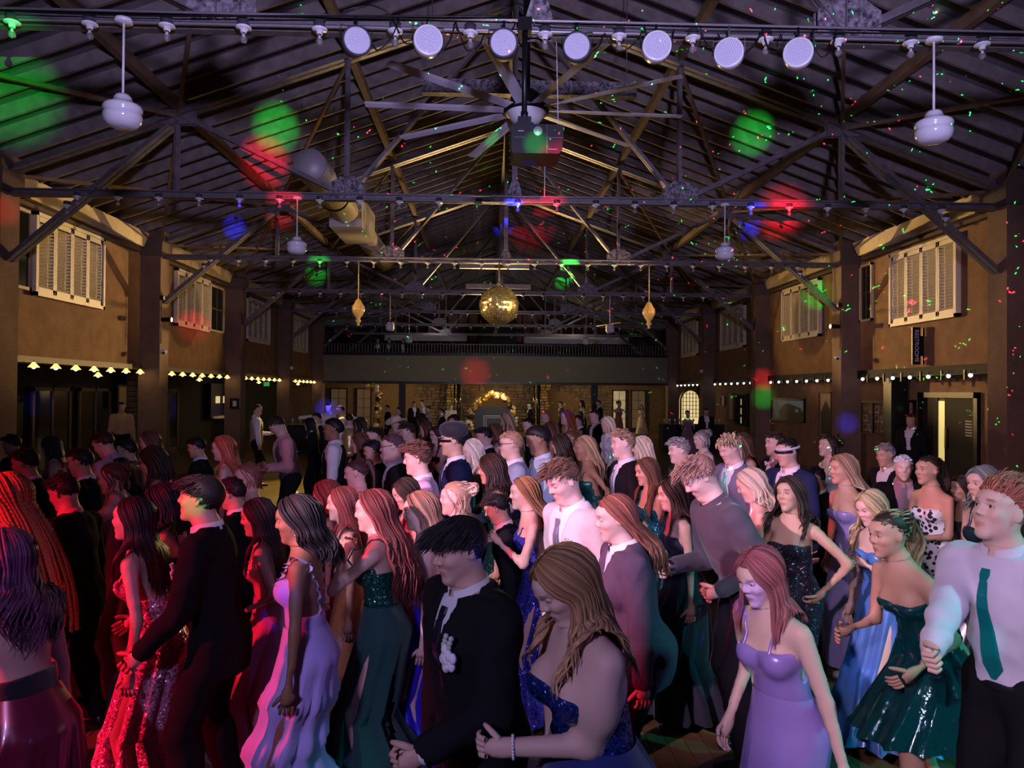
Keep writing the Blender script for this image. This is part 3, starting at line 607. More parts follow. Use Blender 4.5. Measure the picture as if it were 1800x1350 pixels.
# blade sign, right wall
p=pix(1611,608,15.9); r=empty('restroom_sign',p,label='black upright blade sign with white letters on the right wall',cat='sign')
obj('plate',MB().box(-.10,.075,-.02,.02,-.41,.41),M_black,r); obj('bracket',MB().box(.075,.13,-.015,.015,-.22,.22).box(.13,9.1-p.x,-.01,.01,-.40,.40),M_black,r)
tx=bpy.data.curves.new('sign_text','FONT'); tx.body='RESTROOMS'; tx.size=.125; tx.align_x='CENTER'; tx.align_y='CENTER'; tx.extrude=.002; tx.materials.append(mat('sign letters',(.6,.58,.7),.6))
to=textmesh(tx); to.parent=r; to.location=(-.012,-.024,0); to.rotation_euler=(PI/2,PI/2,0)
# pictures, television, door on the right lower wall (x = 9.62)
XW=9.62
def wy(u): return FPX*(XW-.0+.45)/(u-857)
def wz(u,v): return 2.1+(690-v+ (u-857)*.0075)/FPX*wy(u)
def frame(nme,u0,u1,v0,v1,lab,cat,inner,fw=.06,fcol=None,X=XW):
    y1,y0=wy(u0),wy(u1); um=(u0+u1)/2; z1=wz(um,v0); z0=wz(um,v1)
    r=empty(nme,(X,y0,z0),label=lab,cat=cat); W=y1-y0; H=z1-z0; fr=MB()
    for a in ((0,W,0,fw),(0,W,H-fw,H),(0,fw,0,H),(W-fw,W,0,H)): fr.box(-.06,0,*a)
    obj('frame',fr,fcol or M_black,r); obj('backing',MB().box(-.02,0,fw,W-fw,fw,H-fw),inner,r); return r,W,H
r,W,H=frame('television',1362,1424,701,742,'dark wall television showing a photograph of a building','television',M_black)
def flat(nme,par,quad,m,d=-.024): obj(nme,MB().add([(d,a,b) for a,b in quad],[tuple(range(len(quad)))]),m,par)
flat('screen_sky',par=r,quad=[(.15,H*.5),(W-.35,H*.5),(W-.35,H*.9),(.15,H*.9)],m=mat('screen sky',(.1,.1,.1),.5,emit=.05,ecol=(.5,.6,.7)))
flat('screen_building',par=r,quad=[(.3,H*.15),(W-.9,H*.15),(W-.9,H*.62),(W*.5,H*.8),(.3,H*.6)],m=mat('screen building',(.01,.01,.012),.5),d=-.028)
flat('screen_trees',par=r,quad=[(W-.8,H*.15),(W-.4,H*.15),(W-.4,H*.85),(W-.6,H*.9),(W-.8,H*.7)],m=mat('screen trees',(.02,.05,.06),.5,emit=.03,ecol=(.3,.5,.6)),d=-.028)
flat('screen_window',par=r,quad=[(.5,H*.42),(.75,H*.42),(.75,H*.55),(.5,H*.55)],m=mat('screen sky',(.1,.1,.1),.5),d=-.030)
r,W,H=frame('wall_poster',1450,1473,690,770,'tall framed poster with cream top and dark picture beside the right column','poster',mat('poster cream',(.45,.33,.18),.7),.04,M_woodframe)
flat('poster_picture',r,[(.1,.08),(W-.1,.08),(W-.1,H*.55),(W*.5,H*.82),(.1,H*.6)],mat('poster dark',(.03,.02,.03),.6))
M_pap=[mat('paper cream',(.5,.36,.2),.8),mat('paper pale',(.6,.52,.42),.8),mat('paper rust',(.3,.12,.06),.8)]
def pins(r,W,H,nx,nz):
    for i in range(nx):
        for j in range(nz):
            a=.1+i*(W-.2)/nx; b=.1+j*(H-.2)/nz; w_=(W-.2)/nx*.8; h_=(H-.2)/nz*.8
            flat('pinned_sheet',r,[(a,b),(a+w_,b),(a+w_,b+h_),(a,b+h_)],M_pap[(i*2+j)%3])
            flat('sheet_photo',r,[(a+w_*.15,b+h_*.3),(a+w_*.85,b+h_*.3),(a+w_*.85,b+h_*.9),(a+w_*.15,b+h_*.9)],M_black,-.027)
r,W,H=frame('notice_cabinet',1524,1574,705,767,'black glazed notice cabinet with rows of pinned sheets beside the right column','cabinet',mat('cork brown',(.2,.11,.05),.8)); pins(r,W,H,4,3); obj('centre_bar',MB().box(-.065,-.02,W/2-.04,W/2+.04,0,H),M_black,r)
r,W,H=frame('name_list',1611,1625,704,768,'narrow framed list of names beside the dark arcade post','picture',M_pap[0]); 
for j in range(9): flat('text_row',r,[(.1,.1+j*H/10),(W-.1,.1+j*H/10),(W-.1,.14+j*H/10),(.1,.14+j*H/10)],M_pap[2])
r,W,H=frame('wall_poster',1285,1296,692,740,'narrow cream framed poster in the third right bay','poster',M_pap[0],.05,M_woodframe)
r,W,H=frame('display_case',1298,1322,692,750,'dark display case with small glints beside the cream poster','cabinet',M_glass)
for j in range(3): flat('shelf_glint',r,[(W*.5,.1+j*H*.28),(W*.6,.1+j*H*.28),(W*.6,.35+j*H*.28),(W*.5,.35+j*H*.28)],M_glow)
r,W,H=frame('small_notice',1272,1280,697,714,'tiny framed notice left of the cream poster on the right wall','picture',M_pap[1],.03,M_black)
# arcade posts on the right
obj('arcade_post',MB().box(9.1,9.5,17.2,17.55,FL,2.62),M_black,wr)
# door 6 on the right wall with a strip of light at its edge
r=empty('door_6',(XW,0,0),kind='structure'); y0,y1=14.9,16.75
fr=MB()
for a in ((y0-.12,y1+.12,2.05,2.17),(y0-.12,y0,FL,2.17),(y1,y1+.12,FL,2.17)): fr.box(-.08,.02,*a)
obj('door_frame',fr,M_black,r); obj('door_leaf',MB().box(-.03,.0,y0,15.93,FL,2.05),M_dark,r); obj('door_leaf',MB().box(-.03,.0,16.18,y1,FL,2.05),M_dark,r)
obj('lit_gap',MB().box(-.012,-.008,15.93,16.18,FL+.03,1.98),mat('lit gap glow',(1,.8,.35),.5,emit=.62,ecol=(1,.80,.28)),r); obj('door_handle',MB().box(-.07,-.03,15.84,15.88,.95,1.4),mat('brass pull',(.5,.4,.15),.3,.8),r)
no=MB()
for j in range(6): no.box(-.036,-.03,15.0,15.22,1.25+j*.06,1.28+j*.06)
obj('door_notice',no,mat('notice pale',(.4,.35,.33),.7),r)
obj('door_7',MB().box(9.58,9.63,13.2,14.0,FL,2.12),M_dark,kind='structure')
# left arcade: glazed doors in the dark room, framed sheet, lit kitchen hatch
for i,(y,n) in enumerate(((14.0,8),(19.6,9),(21.8,10),(26.9,11))):
    r=empty('door_%d'%n,(-12.3,y,FL),kind='structure'); fr=MB()
    for a in ((0,1.8,0,.1),(0,1.8,2.2,2.3),(0,.1,0,2.3),(1.7,1.8,0,2.3),(.86,.94,0,2.3)): fr.box(0,.06,*a)
    obj('door_frame',fr,M_woodframe,r); obj('pane',MB().box(.01,.03,.1,1.7,.1,2.2),M_glass,r)
o=empty('framed_sheet',(-12.05,23.6,1.5),label='pale framed sheet hanging in the dark left room',cat='picture'); obj('frame',MB().box(0,.03,0,.55,0,.75),M_woodframe,o); obj('sheet',MB().box(.03,.035,.06,.49,.06,.69),M_pap[0],o)
r=empty('window_4',(-12.2,31.6,0),kind='structure'); obj('hatch_frame',MB().box(0,.1,0,2.6,.9,2.4),M_black,r)
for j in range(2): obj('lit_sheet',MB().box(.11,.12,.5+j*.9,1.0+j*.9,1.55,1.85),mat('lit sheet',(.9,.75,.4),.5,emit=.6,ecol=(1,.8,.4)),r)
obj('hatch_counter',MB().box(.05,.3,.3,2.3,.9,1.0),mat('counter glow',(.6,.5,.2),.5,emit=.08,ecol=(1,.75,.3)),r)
o=empty('exit_sign',(-9.0,28.9,2.28),label='small green lit exit sign at the left column',cat='sign'); obj('sign_box',MB().box(-.1,.1,0,.06,0,.16),mat('green sign face',(.02,.3,.05),.5,emit=.25,ecol=(.05,1,.15)),o)
tx=bpy.data.curves.new('sign_text','FONT'); tx.body='EXIT'; tx.size=.11; tx.align_x='CENTER'; tx.align_y='CENTER'; tx.materials.append(M_white); to=textmesh(tx); to.parent=o; to.location=(0,-.004,.08); to.rotation_euler=(PI/2,0,0)
o=empty('wall_box',(-8.62,24.65,1.5),label='small dark framed notice on the second left column',cat='picture'); obj('frame',MB().box(-.3,.02,-.03,0,0,.35),M_black,o); obj('sheet',MB().box(-.2,-.08,-.035,-.03,.08,.26),M_pap[1],o)
# bar tables with glassware under the balcony at right, chairs rail at left
for (u,v,Y,w_,n,lab) in ((1215,765,29,2.4,12,'right'),(545,770,27,1.4,6,'left')):
    p=pix(u,v,Y); t=empty('bar_table',(p.x,Y,FL),label='cloth covered bar table near the %s end of the balcony'%lab,cat='table'); H=1.05
    obj('tabletop',MB().box(-w_/2,w_/2,-.35,.35,H-.03,H),M_black,t); obj('cloth_skirt',MB().box(-w_/2-.01,w_/2+.01,-.36,.36,0,H-.03),mat('black cloth',(.02,.02,.022),.9),t)
    g0=None
    for i in range(n):
        x=p.x-w_/2+.1+(w_-.2)*i/(n-1)
        if g0 is None:
            g0=empty('wine_glass',(x,Y-.1,FL+H)); obj('bowl',MB().lathe([(.0001,0),(.035,0),(.006,.01),(.006,.09),(.03,.12),(.038,.17),(.032,.21)],n=10),mat('glassware',(.7,.7,.72),.1,coat=.5),g0); o=g0
        else: o=dup(g0,(x,Y-.1+random.uniform(-.15,.15),FL+H))
        tagp(o,'%s stemmed glass from the left on the %s bar table'%(ORD[i],lab),'glass','glasses on the %s bar table'%lab)
# ---------------------------------------------------------------- people: signed distance figures meshed by surface nets
A=np.array
def nrm(v): v=np.asarray(v,float); return v/(np.linalg.norm(v)+1e-12)
def rotY(a): c,s=math.cos(a),math.sin(a); return A([[c,0,s],[0,1,0],[-s,0,c]])   # a>0 tips +z towards +x
def rotZ(a): c,s=math.cos(a),math.sin(a); return A([[c,-s,0],[s,c,0],[0,0,1]])
def rotX(a): c,s=math.cos(a),math.sin(a); return A([[1,0,0],[0,c,-s],[0,s,c]])
def pc_(a,b,ra,rb,k=.03,fl=None,sub=False): return ('c',A(a,float),A(b,float),ra,rb,k,fl,sub)
def pe_(c,r,R=None,k=.03,sub=False): return ('e',A(c,float),A(r,float),np.eye(3) if R is None else R,k,sub)
def inflate(p,d,ks=1.0):
    if p[0]=='c': return ('c',p[1],p[2],p[3]+d,p[4]+d,p[5]*ks,p[6],p[7])
    return ('e',p[1],p[2]+d,p[3],p[4]*ks,p[5])
def pdist(p,P):
    if p[0]=='c':
        a,b,ra,rb,fl=p[1],p[2],p[3],p[4],p[6]; ba=b-a; L=ba@ba+1e-12
        v=P-a; h=np.clip(v@ba/L,0,1); q=v-h[...,None]*ba
        if fl is not None:
            ax,s=fl; t=q@ax; q=q+t[...,None]*ax*(1/s-1)
        return np.sqrt((q*q).sum(-1))-(ra+(rb-ra)*h)
    q=(P-p[1])@p[3]; k0=np.sqrt(((q/p[2])**2).sum(-1)); k1=np.sqrt(((q/p[2]**2)**2).sum(-1))+1e-9
    return k0*(k0-1)/k1
def pbox(p,m):
    if p[0]=='c':
        r=max(p[3],p[4])*(max(1,p[6][1]) if p[6] is not None else 1)+m
        return np.minimum(p[1],p[2])-r,np.maximum(p[1],p[2])+r
    r=np.sqrt(((p[3]*p[2])**2).sum(1))+m; return p[1]-r,p[1]+r
def smin(a,b,k):
    h=np.maximum(k-np.abs(a-b),0)/k; return np.minimum(a,b)-h*h*k*.25
def psub(p): return p[7] if p[0]=='c' else p[5]
def pk(p): return p[5] if p[0]=='c' else p[4]
def sdf_pts(prims,P):
    D=np.full(P.shape[:-1],.3)
    for p in prims:
        d=pdist(p,P); D=-smin(-D,d,pk(p)) if psub(p) else smin(D,d,pk(p))
    return D
def axis(lo,hi,h,dense=()):
    cuts=sorted(set([lo,hi]+[min(max(c,lo),hi) for a,b,_ in dense for c in (a,b)])); out=[]
    for a,b in zip(cuts[:-1],cuts[1:]):
        if b-a<1e-6: continue
        m=(a+b)/2; hh=min([h]+[d for (x,y,d) in dense if x<=m<=y]); n=max(1,int(math.ceil((b-a)/hh)))
        out+=list(np.linspace(a,b,n,endpoint=False))
    out.append(hi); return A(out)
def surf(prims,h,dense=None,mod=None,pad=.03,clip=None):
    bs=[pbox(p,pad) for p in prims if not psub(p)]
    lo=np.min([b[0] for b in bs],0); hi=np.max([b[1] for b in bs],0)
    if clip is not None: lo=np.maximum(lo,clip[0]); hi=np.minimum(hi,clip[1])
    X=[axis(lo[i],hi[i],h,[] if dense is None else [(dense[0][i],dense[1][i],dense[2])]) for i in range(3)]
    D=np.full([len(x) for x in X],.15)
    for p in prims:
        l,u=pbox(p,pad+pk(p)*.6); sl=[]
        for i in range(3):
            a=max(0,np.searchsorted(X[i],l[i])-1); b=min(len(X[i]),np.searchsorted(X[i],u[i])+1); sl.append(slice(a,b))
        G=np.stack(np.meshgrid(X[0][sl[0]],X[1][sl[1]],X[2][sl[2]],indexing='ij'),-1); d=pdist(p,G); S=D[tuple(sl)]
        D[tuple(sl)]=-smin(-S,d,pk(p)) if psub(p) else smin(S,d,pk(p))
    if mod is not None:
        near=np.argwhere(np.abs(D)<.07); P=np.stack([X[i][near[:,i]] for i in range(3)],-1)
        D[tuple(near.T)]=mod(P,D[tuple(near.T)])
        D[np.abs(D)<1e-7]=1e-7
        # solids deeper than the shell but cut away stay inside: harmless closed caps
    D[0]=D[-1]=.1; D[:,0]=D[:,-1]=.1; D[:,:,0]=D[:,:,-1]=.1
    return nets(D,X)
def nets(D,X):
    S=D<0; n=[s-1 for s in D.shape]
    cnt=sum(S[i:i+n[0],j:j+n[1],k:k+n[2]].astype(np.int8) for i in(0,1) for j in(0,1) for k in(0,1))
    act=np.argwhere((cnt>0)&(cnt<8))
    if len(act)==0: return np.zeros((0,3)),np.zeros((0,4),int)
    idx=np.full(n,-1,np.int32); idx[tuple(act.T)]=np.arange(len(act))
    co=[(i,j,k) for i in(0,1) for j in(0,1) for k in(0,1)]
    dv={c:D[tuple((act+c).T)] for c in co}; pv={}
    acc=np.zeros((len(act),3)); w=np.zeros(len(act))
    for c in co: pv[c]=np.stack([X[i][act[:,i]+c[i]] for i in range(3)],-1)
    for c in co:
        for ax in range(3):
            if c[ax]==0:
                e=list(c); e[ax]=1; e=tuple(e); a,b=dv[c],dv[e]; m=(a<0)!=(b<0)
                t=np.where(m,a/(a-b+1e-20*(a==b)),0); q=pv[c]+(pv[e]-pv[c])*t[:,None]
                acc+=q*m[:,None]; w+=m
    verts=acc/np.maximum(w,1)[:,None]; F=[]
    for ax in range(3):
        o=[0,1,2]; o.remove(ax); u,v=o
        sl0=[slice(None)]*3; sl1=[slice(None)]*3; sl0[ax]=slice(0,-1); sl1[ax]=slice(1,None)
        a=S[tuple(sl0)]; b=S[tuple(sl1)]; E=np.argwhere(a!=b)
        E=E[(E[:,u]>0)&(E[:,v]>0)&(E[:,u]<n[u])&(E[:,v]<n[v])]
        if not len(E): continue
        def id_(du,dv_):
            q=E.copy(); q[:,u]-=du; q[:,v]-=dv_; return idx[tuple(q.T)]
        f=np.stack([id_(1,1),id_(0,1),id_(0,0),id_(1,0)],-1); flip=a[tuple(E.T)]
        if ax==1: flip=~flip
        f[~flip]=f[~flip][:,::-1]; F.append(f)
    return verts,np.concatenate(F)
def npmesh(name,Vv,Fq,mt,parent,col=None,smooth=True,label=None):
    me=bpy.data.meshes.new(name)
    if isinstance(Fq,list): lens=A([len(f) for f in Fq]); flat=A([i for f in Fq for i in f])
    else: lens=np.full(len(Fq),Fq.shape[1]); flat=Fq.reshape(-1)
    me.vertices.add(len(Vv)); me.vertices.foreach_set('co',np.asarray(Vv,np.float32).reshape(-1))
    me.loops.add(len(flat)); me.loops.foreach_set('vertex_index',flat.astype(np.int32))
    me.polygons.add(len(lens)); st=np.concatenate([[0],np.cumsum(lens)[:-1]]); me.polygons.foreach_set('loop_start',st.astype(np.int32)); 
    me.polygons.foreach_set('use_smooth',np.full(len(lens),smooth))
    if col is not None:
        ca=me.color_attributes.new('Col','FLOAT_COLOR','POINT'); c=np.ones((len(Vv),4),np.float32); c[:,:3]=col; ca.data.foreach_set('color',c.reshape(-1))
    me.update(calc_edges=True); me.validate()
    me.materials.append(mt); o=bpy.data.objects.new(name,me); COL.objects.link(o)
    if parent: o.parent=parent
    if label: o['label']=label
    return o
def tubes(paths,rads,n,flat=1.0,side=None):
    """paths (m,k,3), rads (m,k): m tubes of k rings, n sides -> verts, quads"""
    m,k,_=paths.shape; T=np.gradient(paths,axis=1); T/=np.linalg.norm(T,axis=2,keepdims=True)+1e-9
    up=A([.13,.31,.94]) if side is None else side
    a=np.cross(T,up); a/=np.linalg.norm(a,axis=2,keepdims=True)+1e-9; b=np.cross(T,a)
    th=np.arange(n)*2*PI/n; ct,st=np.cos(th),np.sin(th)
    P=paths[:,:,None,:]+rads[:,:,None,None]*(a[:,:,None,:]*ct[None,None,:,None]+b[:,:,None,:]*st[None,None,:,None]*flat)
    base=(np.arange(m)*k*n)[:,None,None]; i=np.arange(k-1)[None,:,None]*n; j=np.arange(n)[None,None,:]; j2=(j+1)%n
    F=np.stack([base+i+j,base+i+j2,base+i+n+j2,base+i+n+j],-1).reshape(-1,4)
    return P.reshape(-1,3),F
def merge(parts):
    Vs=[];Fs=[];Cs=[];o=0
    for p in parts:
        Vs.append(p[0]);Fs.append(p[1]+o);o+=len(p[0]); Cs.append(p[2] if len(p)>2 else None)
    return np.concatenate(Vs),np.concatenate(Fs),(np.concatenate(Cs) if Cs[0] is not None else None)
M_skin=mat('skin',(.6,.4,.3),.55,kind='skin',spec=.35); M_hair=mat('hair',(.1,.06,.03),.55,kind='hair',spec=.35)
SK=dict(light=(.58,.36,.28),fair=(.64,.43,.35),tan=(.50,.30,.20),brown=(.26,.135,.08),dark=(.15,.075,.045))
HR=dict(black=(.010,.008,.009),dark=(.028,.016,.010),brown=(.10,.045,.022),light=(.26,.14,.06),blond=(.50,.34,.16),red=(.25,.06,.02),auburn=(.13,.03,.025),grey=(.25,.22,.2),ginger=(.42,.14,.06))
def ik(S,T,l1,l2,pole):
    d=T-S; L=min(np.linalg.norm(d),(l1+l2)*.999); d=nrm(d); T=S+d*L
    a=(l1*l1-l2*l2+L*L)/(2*L); h=math.sqrt(max(l1*l1-a*a,0)); p=pole-d*(pole@d); return S+d*a+nrm(p)*h,T
class Fig: pass
def skeleton(q):
    """q: pose dict. Local frame: +x forward, +y left, z up; unscaled 1.75 m adult."""
    k=Fig(); f=q.get('f',False); g=q.get('g',1.0); k.f=f; k.g=g
    lean=math.radians(q.get('lean',4)); k.lean=lean; drop=q.get('drop',.0)
    k.P=A([0,0,.95-drop]); k.R=rotZ(math.radians(q.get('twist',0)))@rotY(lean)@rotX(math.radians(q.get('side',0)))
    T=lambda x,y,z: k.P+k.R@A([x,y,z]); k.T=T
    sh=(.158 if f else .182)*(1+.5*(g-1)); k.sh=sh
    k.N=T(-.01,0,.50)
    k.S=[T(0,sh,.440),T(0,-sh,.440)]
    pit=math.radians(q.get('pit',6)); hy=math.radians(q.get('hy',0))
    nd=nrm(k.R@A([.12,0,1])+A([math.sin(pit*.6),0,math.cos(pit*.6)])*.9)
    k.HR=rotZ(hy)@rotZ(math.radians(q.get('twist',0)))@rotY(pit)@rotX(math.radians(q.get('tilt',0)))
    k.H=k.N+nd*(.158 if f else .160)+A([.022,0,0]); k.nd=nd
    hs=q.get('hs',1.0)*.955; k.hs=hs
    Hd=[q.get('LH',(.06,.27,.80)),q.get('RH',(.06,-.27,.80))]; k.E=[];k.W=[]
    for i,s in ((0,1),(1,-1)):
        if len(Hd[i])==4: t=k.P+k.R@(A(Hd[i][:3])-A([0,0,.95]))   # torso relative
        else: t=A(Hd[i],float)-A([0,0,drop])
        e,w=ik(k.S[i],t,.285,.26,A(q.get('Lp' if i==0 else 'Rp',(-1,s*.35,-.3)),float)); k.E.append(e);k.W.append(w)
    ft=q.get('feet',((.08,.12),(-.06,-.12))); k.K=[];k.A_=[];k.HJ=[]
    for i,s in ((0,1),(1,-1)):
        hj=k.P+A([0,s*.09,-.03]); an=A([ft[i][0],ft[i][1],.09+(ft[i][2] if len(ft[i])>2 else 0)]); kn,an=ik(hj,an,.44,.42,A([1,s*.15,0.])); k.HJ.append(hj);k.K.append(kn);k.A_.append(an)
    k.top=k.H[2]+ (k.HR@A([0,0,.118*hs]))[2]+.004
    return k
def torso(k,d=0.0):
    g=k.g; f=k.f; T=k.T; R=k.R; P=[]
    if f:
        P+= [pe_(T(-.012,0,.0),(.115*g,.165*g,.125),R,.06),pe_(T(.0,0,.17),(.088*g,.118*g,.13),R,.06),pe_(T(0,0,.33),(.098*g,.132*g,.135),R,.05),
             pe_(T(.075*g,.066*g,.325),(.052*g,.056*g,.058*g),R,.035),pe_(T(.075*g,-.066*g,.325),(.052*g,.056*g,.058*g),R,.035),pe_(T(-.06,.07,-.03),(.075*g,.08*g,.085),R,.04),pe_(T(-.06,-.07,-.03),(.075*g,.08*g,.085),R,.04)]
    else:
        P+= [pe_(T(0,0,.0),(.115*g,.155*g,.12),R,.06),pe_(T(.005,0,.17),(.105*g,.142*g,.14),R,.06),pe_(T(.005,0,.34),(.115*g,.165*g,.15),R,.06)]
    P.append(pc_(k.S[0]*.82+k.S[1]*.18,k.S[1]*.82+k.S[0]*.18,.052*g,.052*g,.05)); P.append(pc_(T(-.01,0,.44),k.N,.075,.06,.05,(R[:,1],1.25)))
    return [inflate(p,d) for p in P] if d else P
def arms(k,d=0.0,end=1.0,thick=1.0):
    P=[]; g=k.g*(.86 if k.f else 1.0)*thick
    for i in (0,1):
        W=k.E[i]+(k.W[i]-k.E[i])*end
        P+=[pc_(k.S[i],k.E[i],.050*g+d,.038*g+d,.035),pc_(k.E[i],W,.038*g+d,(.026*min(g,1.15)+d),.02)]
        if k.g>1.2: P.append(pe_((k.S[i]*.55+k.E[i]*.45),(.062*g,.062*g,.11),k.R,.04))
    return P
def legs(k,d=0.0,end=1.0):
    P=[]; g=k.g
    for i in (0,1):
        An=k.K[i]+(k.A_[i]-k.K[i])*end
        P+=[pc_(k.HJ[i],k.K[i],.085*g+d,.054*g+d,.05),pc_(k.K[i],An,.054*g+d,.036*g+d,.02)]
        P.append(pe_(k.K[i]*.7+An*.3+A([-.02,0,0]),(.05+d,.05+d,.11+d),None,.04))
    return P
def head(k,lod,age=0):
    s=k.hs; H=k.H; R=k.HR; T=lambda x,y,z: H+R@(A([x,y,z])*s); f=k.f
    P=[pe_(T(-.016,0,.028),A([.098,.076,.090])*s,R,.03),pe_(T(.030,0,-.040),A([.058,.055 if f else .059,.070])*s,R,.035),
       pe_(T(.067,0,-.096),A([.024,.022 if f else .028,.020])*s,R,.025),pc_(T(-.02,0,-.06),k.N,.050*(1 if f else 1.15)*s,.054*(1 if f else 1.18),.03),
       pe_(T(.062,0,.045),A([.030,.050,.030])*s,R,.03)]
    if lod<=2:
        n=.95 if f else 1.12
        P+=[pc_(T(.084,0,.026),T(.086+.017*n,0,-.014),.007*s,.0100*s,.014),pe_(T(.092,.010,-.020),A([.010,.008,.007])*s,R,.008),pe_(T(.092,-.010,-.020),A([.010,.008,.007])*s,R,.008)]
        for y in (1,-1):
            P+=[pe_(T(.060,y*.036,-.018),A([.026,.020,.020])*s,R,.02),pe_(T(-.008,y*.077,-.002),A([.016,.007,.029])*s,R@rotZ(-y*.35),.006)]
            P+=[pe_(T(.094,y*.031,.013),A([.013,.016,.010])*s,R,.014,True)]
        P+=[pc_(T(.084,.032,.034),T(.090,.010,.030),.006*s,.007*s,.012),pc_(T(.084,-.032,.034),T(.090,-.010,.030),.006*s,.007*s,.012)]
        P+=[pc_(T(.081,.020,-.054),T(.081,-.020,-.054),.0060*s,.0060*s,.008,),pc_(T(.079,.017,-.066),T(.079,-.017,-.066),.0068*s,.0068*s,.008),pe_(T(.0875,0,-.0530),A([.006,.013,.0048])*s,R,.006),pe_(T(.0855,0,-.0665),A([.006,.012,.0055])*s,R,.006)]
        P+=[pc_(T(.0985,.020,-.0598),T(.0985,-.020,-.0598),.0052*s,.0052*s,.004,None,True)] if lod==0 else []
    return P
def hand(k,i,lod,curl=.5,palm=None,thumb=True):
    """fingers as separate bent tubes rooted in the palm; returns SDF prims and tube meshes"""
    W=k.W[i]; d=nrm(W-k.E[i]); s=1 if i==0 else -1
    pn=nrm(palm if palm is not None else A([0,-s,0.])+d*.001); pn=nrm(pn-d*(pn@d)); w=np.cross(d,pn)   # w across the palm
    if (w@ (A([1,0,0])))<0 : w=-w                       # thumb side faces forward/up
    sc=.92 if k.f else 1.05
    c=W+d*.048*sc; prim=[pc_(W,W+d*.03,.024*sc,.026*sc,.02,(w,1.35)),pe_(c,A([.046,.040,.017])*sc,np.stack([d,w,pn],1),.018)]
    ms=[]
    if lod<=2:
        paths=[];rads=[]; L=[.068,.078,.073,.058]
        for j in range(4):
            off=(1.5-j)*.0195*sc; p=c+w*off+d*.028*sc; q=[p.copy()]; a=0; ln=L[j]*sc
            for seg,(fr,ca) in enumerate(((.42,curl*.9),(.32,curl*1.1),(.26,curl*.8))):
                a+=ca; p=p+(d*math.cos(a)+pn*math.sin(a))*ln*fr+w*off*.06; q.append(p.copy())
            paths.append(q); rads.append(A([.0098,.0095,.0085,.0058])*sc)
        p=c-d*.018*sc+w*.030*sc; q=[p.copy()]
        td=nrm(d*.75+w*.75+pn*.25)
        for fr in (.030,.026,.022):
            p=p+td*fr*sc; q.append(p.copy()); td=nrm(td+pn*curl*.55-w*curl*.35)
        paths.append(q); rads.append(A([.0125,.0115,.0105,.007])*sc)
        P=A(paths); R_=A(rads)
        # subdivide for smooth knuckles
        Pm=(P[:,:-1]+P[:,1:])/2; Rm=(R_[:,:-1]+R_[:,1:])/2*.97
        P2=np.zeros((5,8,3)); R2=np.zeros((5,8)); P2[:,0:7:2]=P; P2[:,1:7:2]=Pm; R2[:,0:7:2]=R_; R2[:,1:7:2]=Rm
        P2[:,7]=P2[:,6]+(P2[:,6]-P2[:,5])*.35; R2[:,7]=.0008
        ms.append(tubes(P2,R2,6 if lod else 8))
    return prim,ms
def eyes(k,look=0.0,lid=.35,n=20,m=14):
    out=[]; s=k.hs
    for y in (1,-1):
        c=A([.0745,y*.0305,.0130]); V_=[];C_=[]
        for i in range(m+1):
            for j in range(n):
                a=PI*i/m; b=2*PI*j/n; p=A([math.cos(a),math.sin(a)*math.cos(b),math.sin(a)*math.sin(b)])
                up=p[2]; col=(.62,.60,.60); r=.0116; top=lid-.55*p[1]**2; bt=-.50+.35*p[1]**2
                if a<.50: col=(.07,.04,.025)
                if a<.24: col=(.008,.007,.007)
                if up>top or up<bt: col=None; r=.0128
                if col is None and 0<=up-top<.20: col=(.018,.012,.010)
                V_.append(k.H+k.HR@((c+p*r)*s)); C_.append(col if col is not None else (-1,)*3)
        F_=[(i*n+j,i*n+(j+1)%n,(i+1)*n+(j+1)%n,(i+1)*n+j) for i in range(m) for j in range(n)]
        out.append((A(V_),A(F_),A(C_,float)))
    return out
def headcol(k,Vv,skin,hairc,f,lips=1.0,brow=True):
    L=((Vv-k.H)@k.HR)/k.hs; C=np.tile(A(skin),(len(Vv),1)); x,y,z=L.T
    C*= (1+.05*np.sin(Vv[:,0]*31+Vv[:,2]*23)*np.sin(Vv[:,1]*37))[:,None]
    def bl(m,c,a=1.0):
        m=np.clip(m,0,1)[:,None]*a; C[:]=C*(1-m)+A(c)*m
    red=A(skin)*A([1.05,.62,.60])
    bl(1.3-(((y/.023)**2+((z+.060)/.0115)**2)),red*(.75 if f else .92),lips*np.ones(1)) if True else 0
    C[x<.06]=np.where((x<.06)[:,None],np.tile(A(skin),(len(Vv),1)),C)[x<.06]
    bl(1-((np.abs(y)-.040)/.022)**2-((z+.02)/.022)**2,A(skin)*A([1.08,.82,.78]),.55*(x>.04)[:,None])
    if brow:
        for s in (1,-1):
            bl(1.5*(1-((y*s-.031)/.019)**2-((z-.036-.10*(np.abs(y)-.03)*-.6)/(.0058 if f else .0075))**2),A(hairc)*.8+.004,.85*((x>.055))[:,None])
            bl(1.2*(1-((y*s-.031)/.019)**2-((z-.013)/.010)**2),A(skin)*.62,.5*((x>.055))[:,None])
    return C
def eye_tint(parts,skin):
    out=[]
    for v,f,c in parts:
        c=c.copy(); m=c[:,0]<0; c[m]=A(skin)*.90; out.append((v,f,c))
    return out
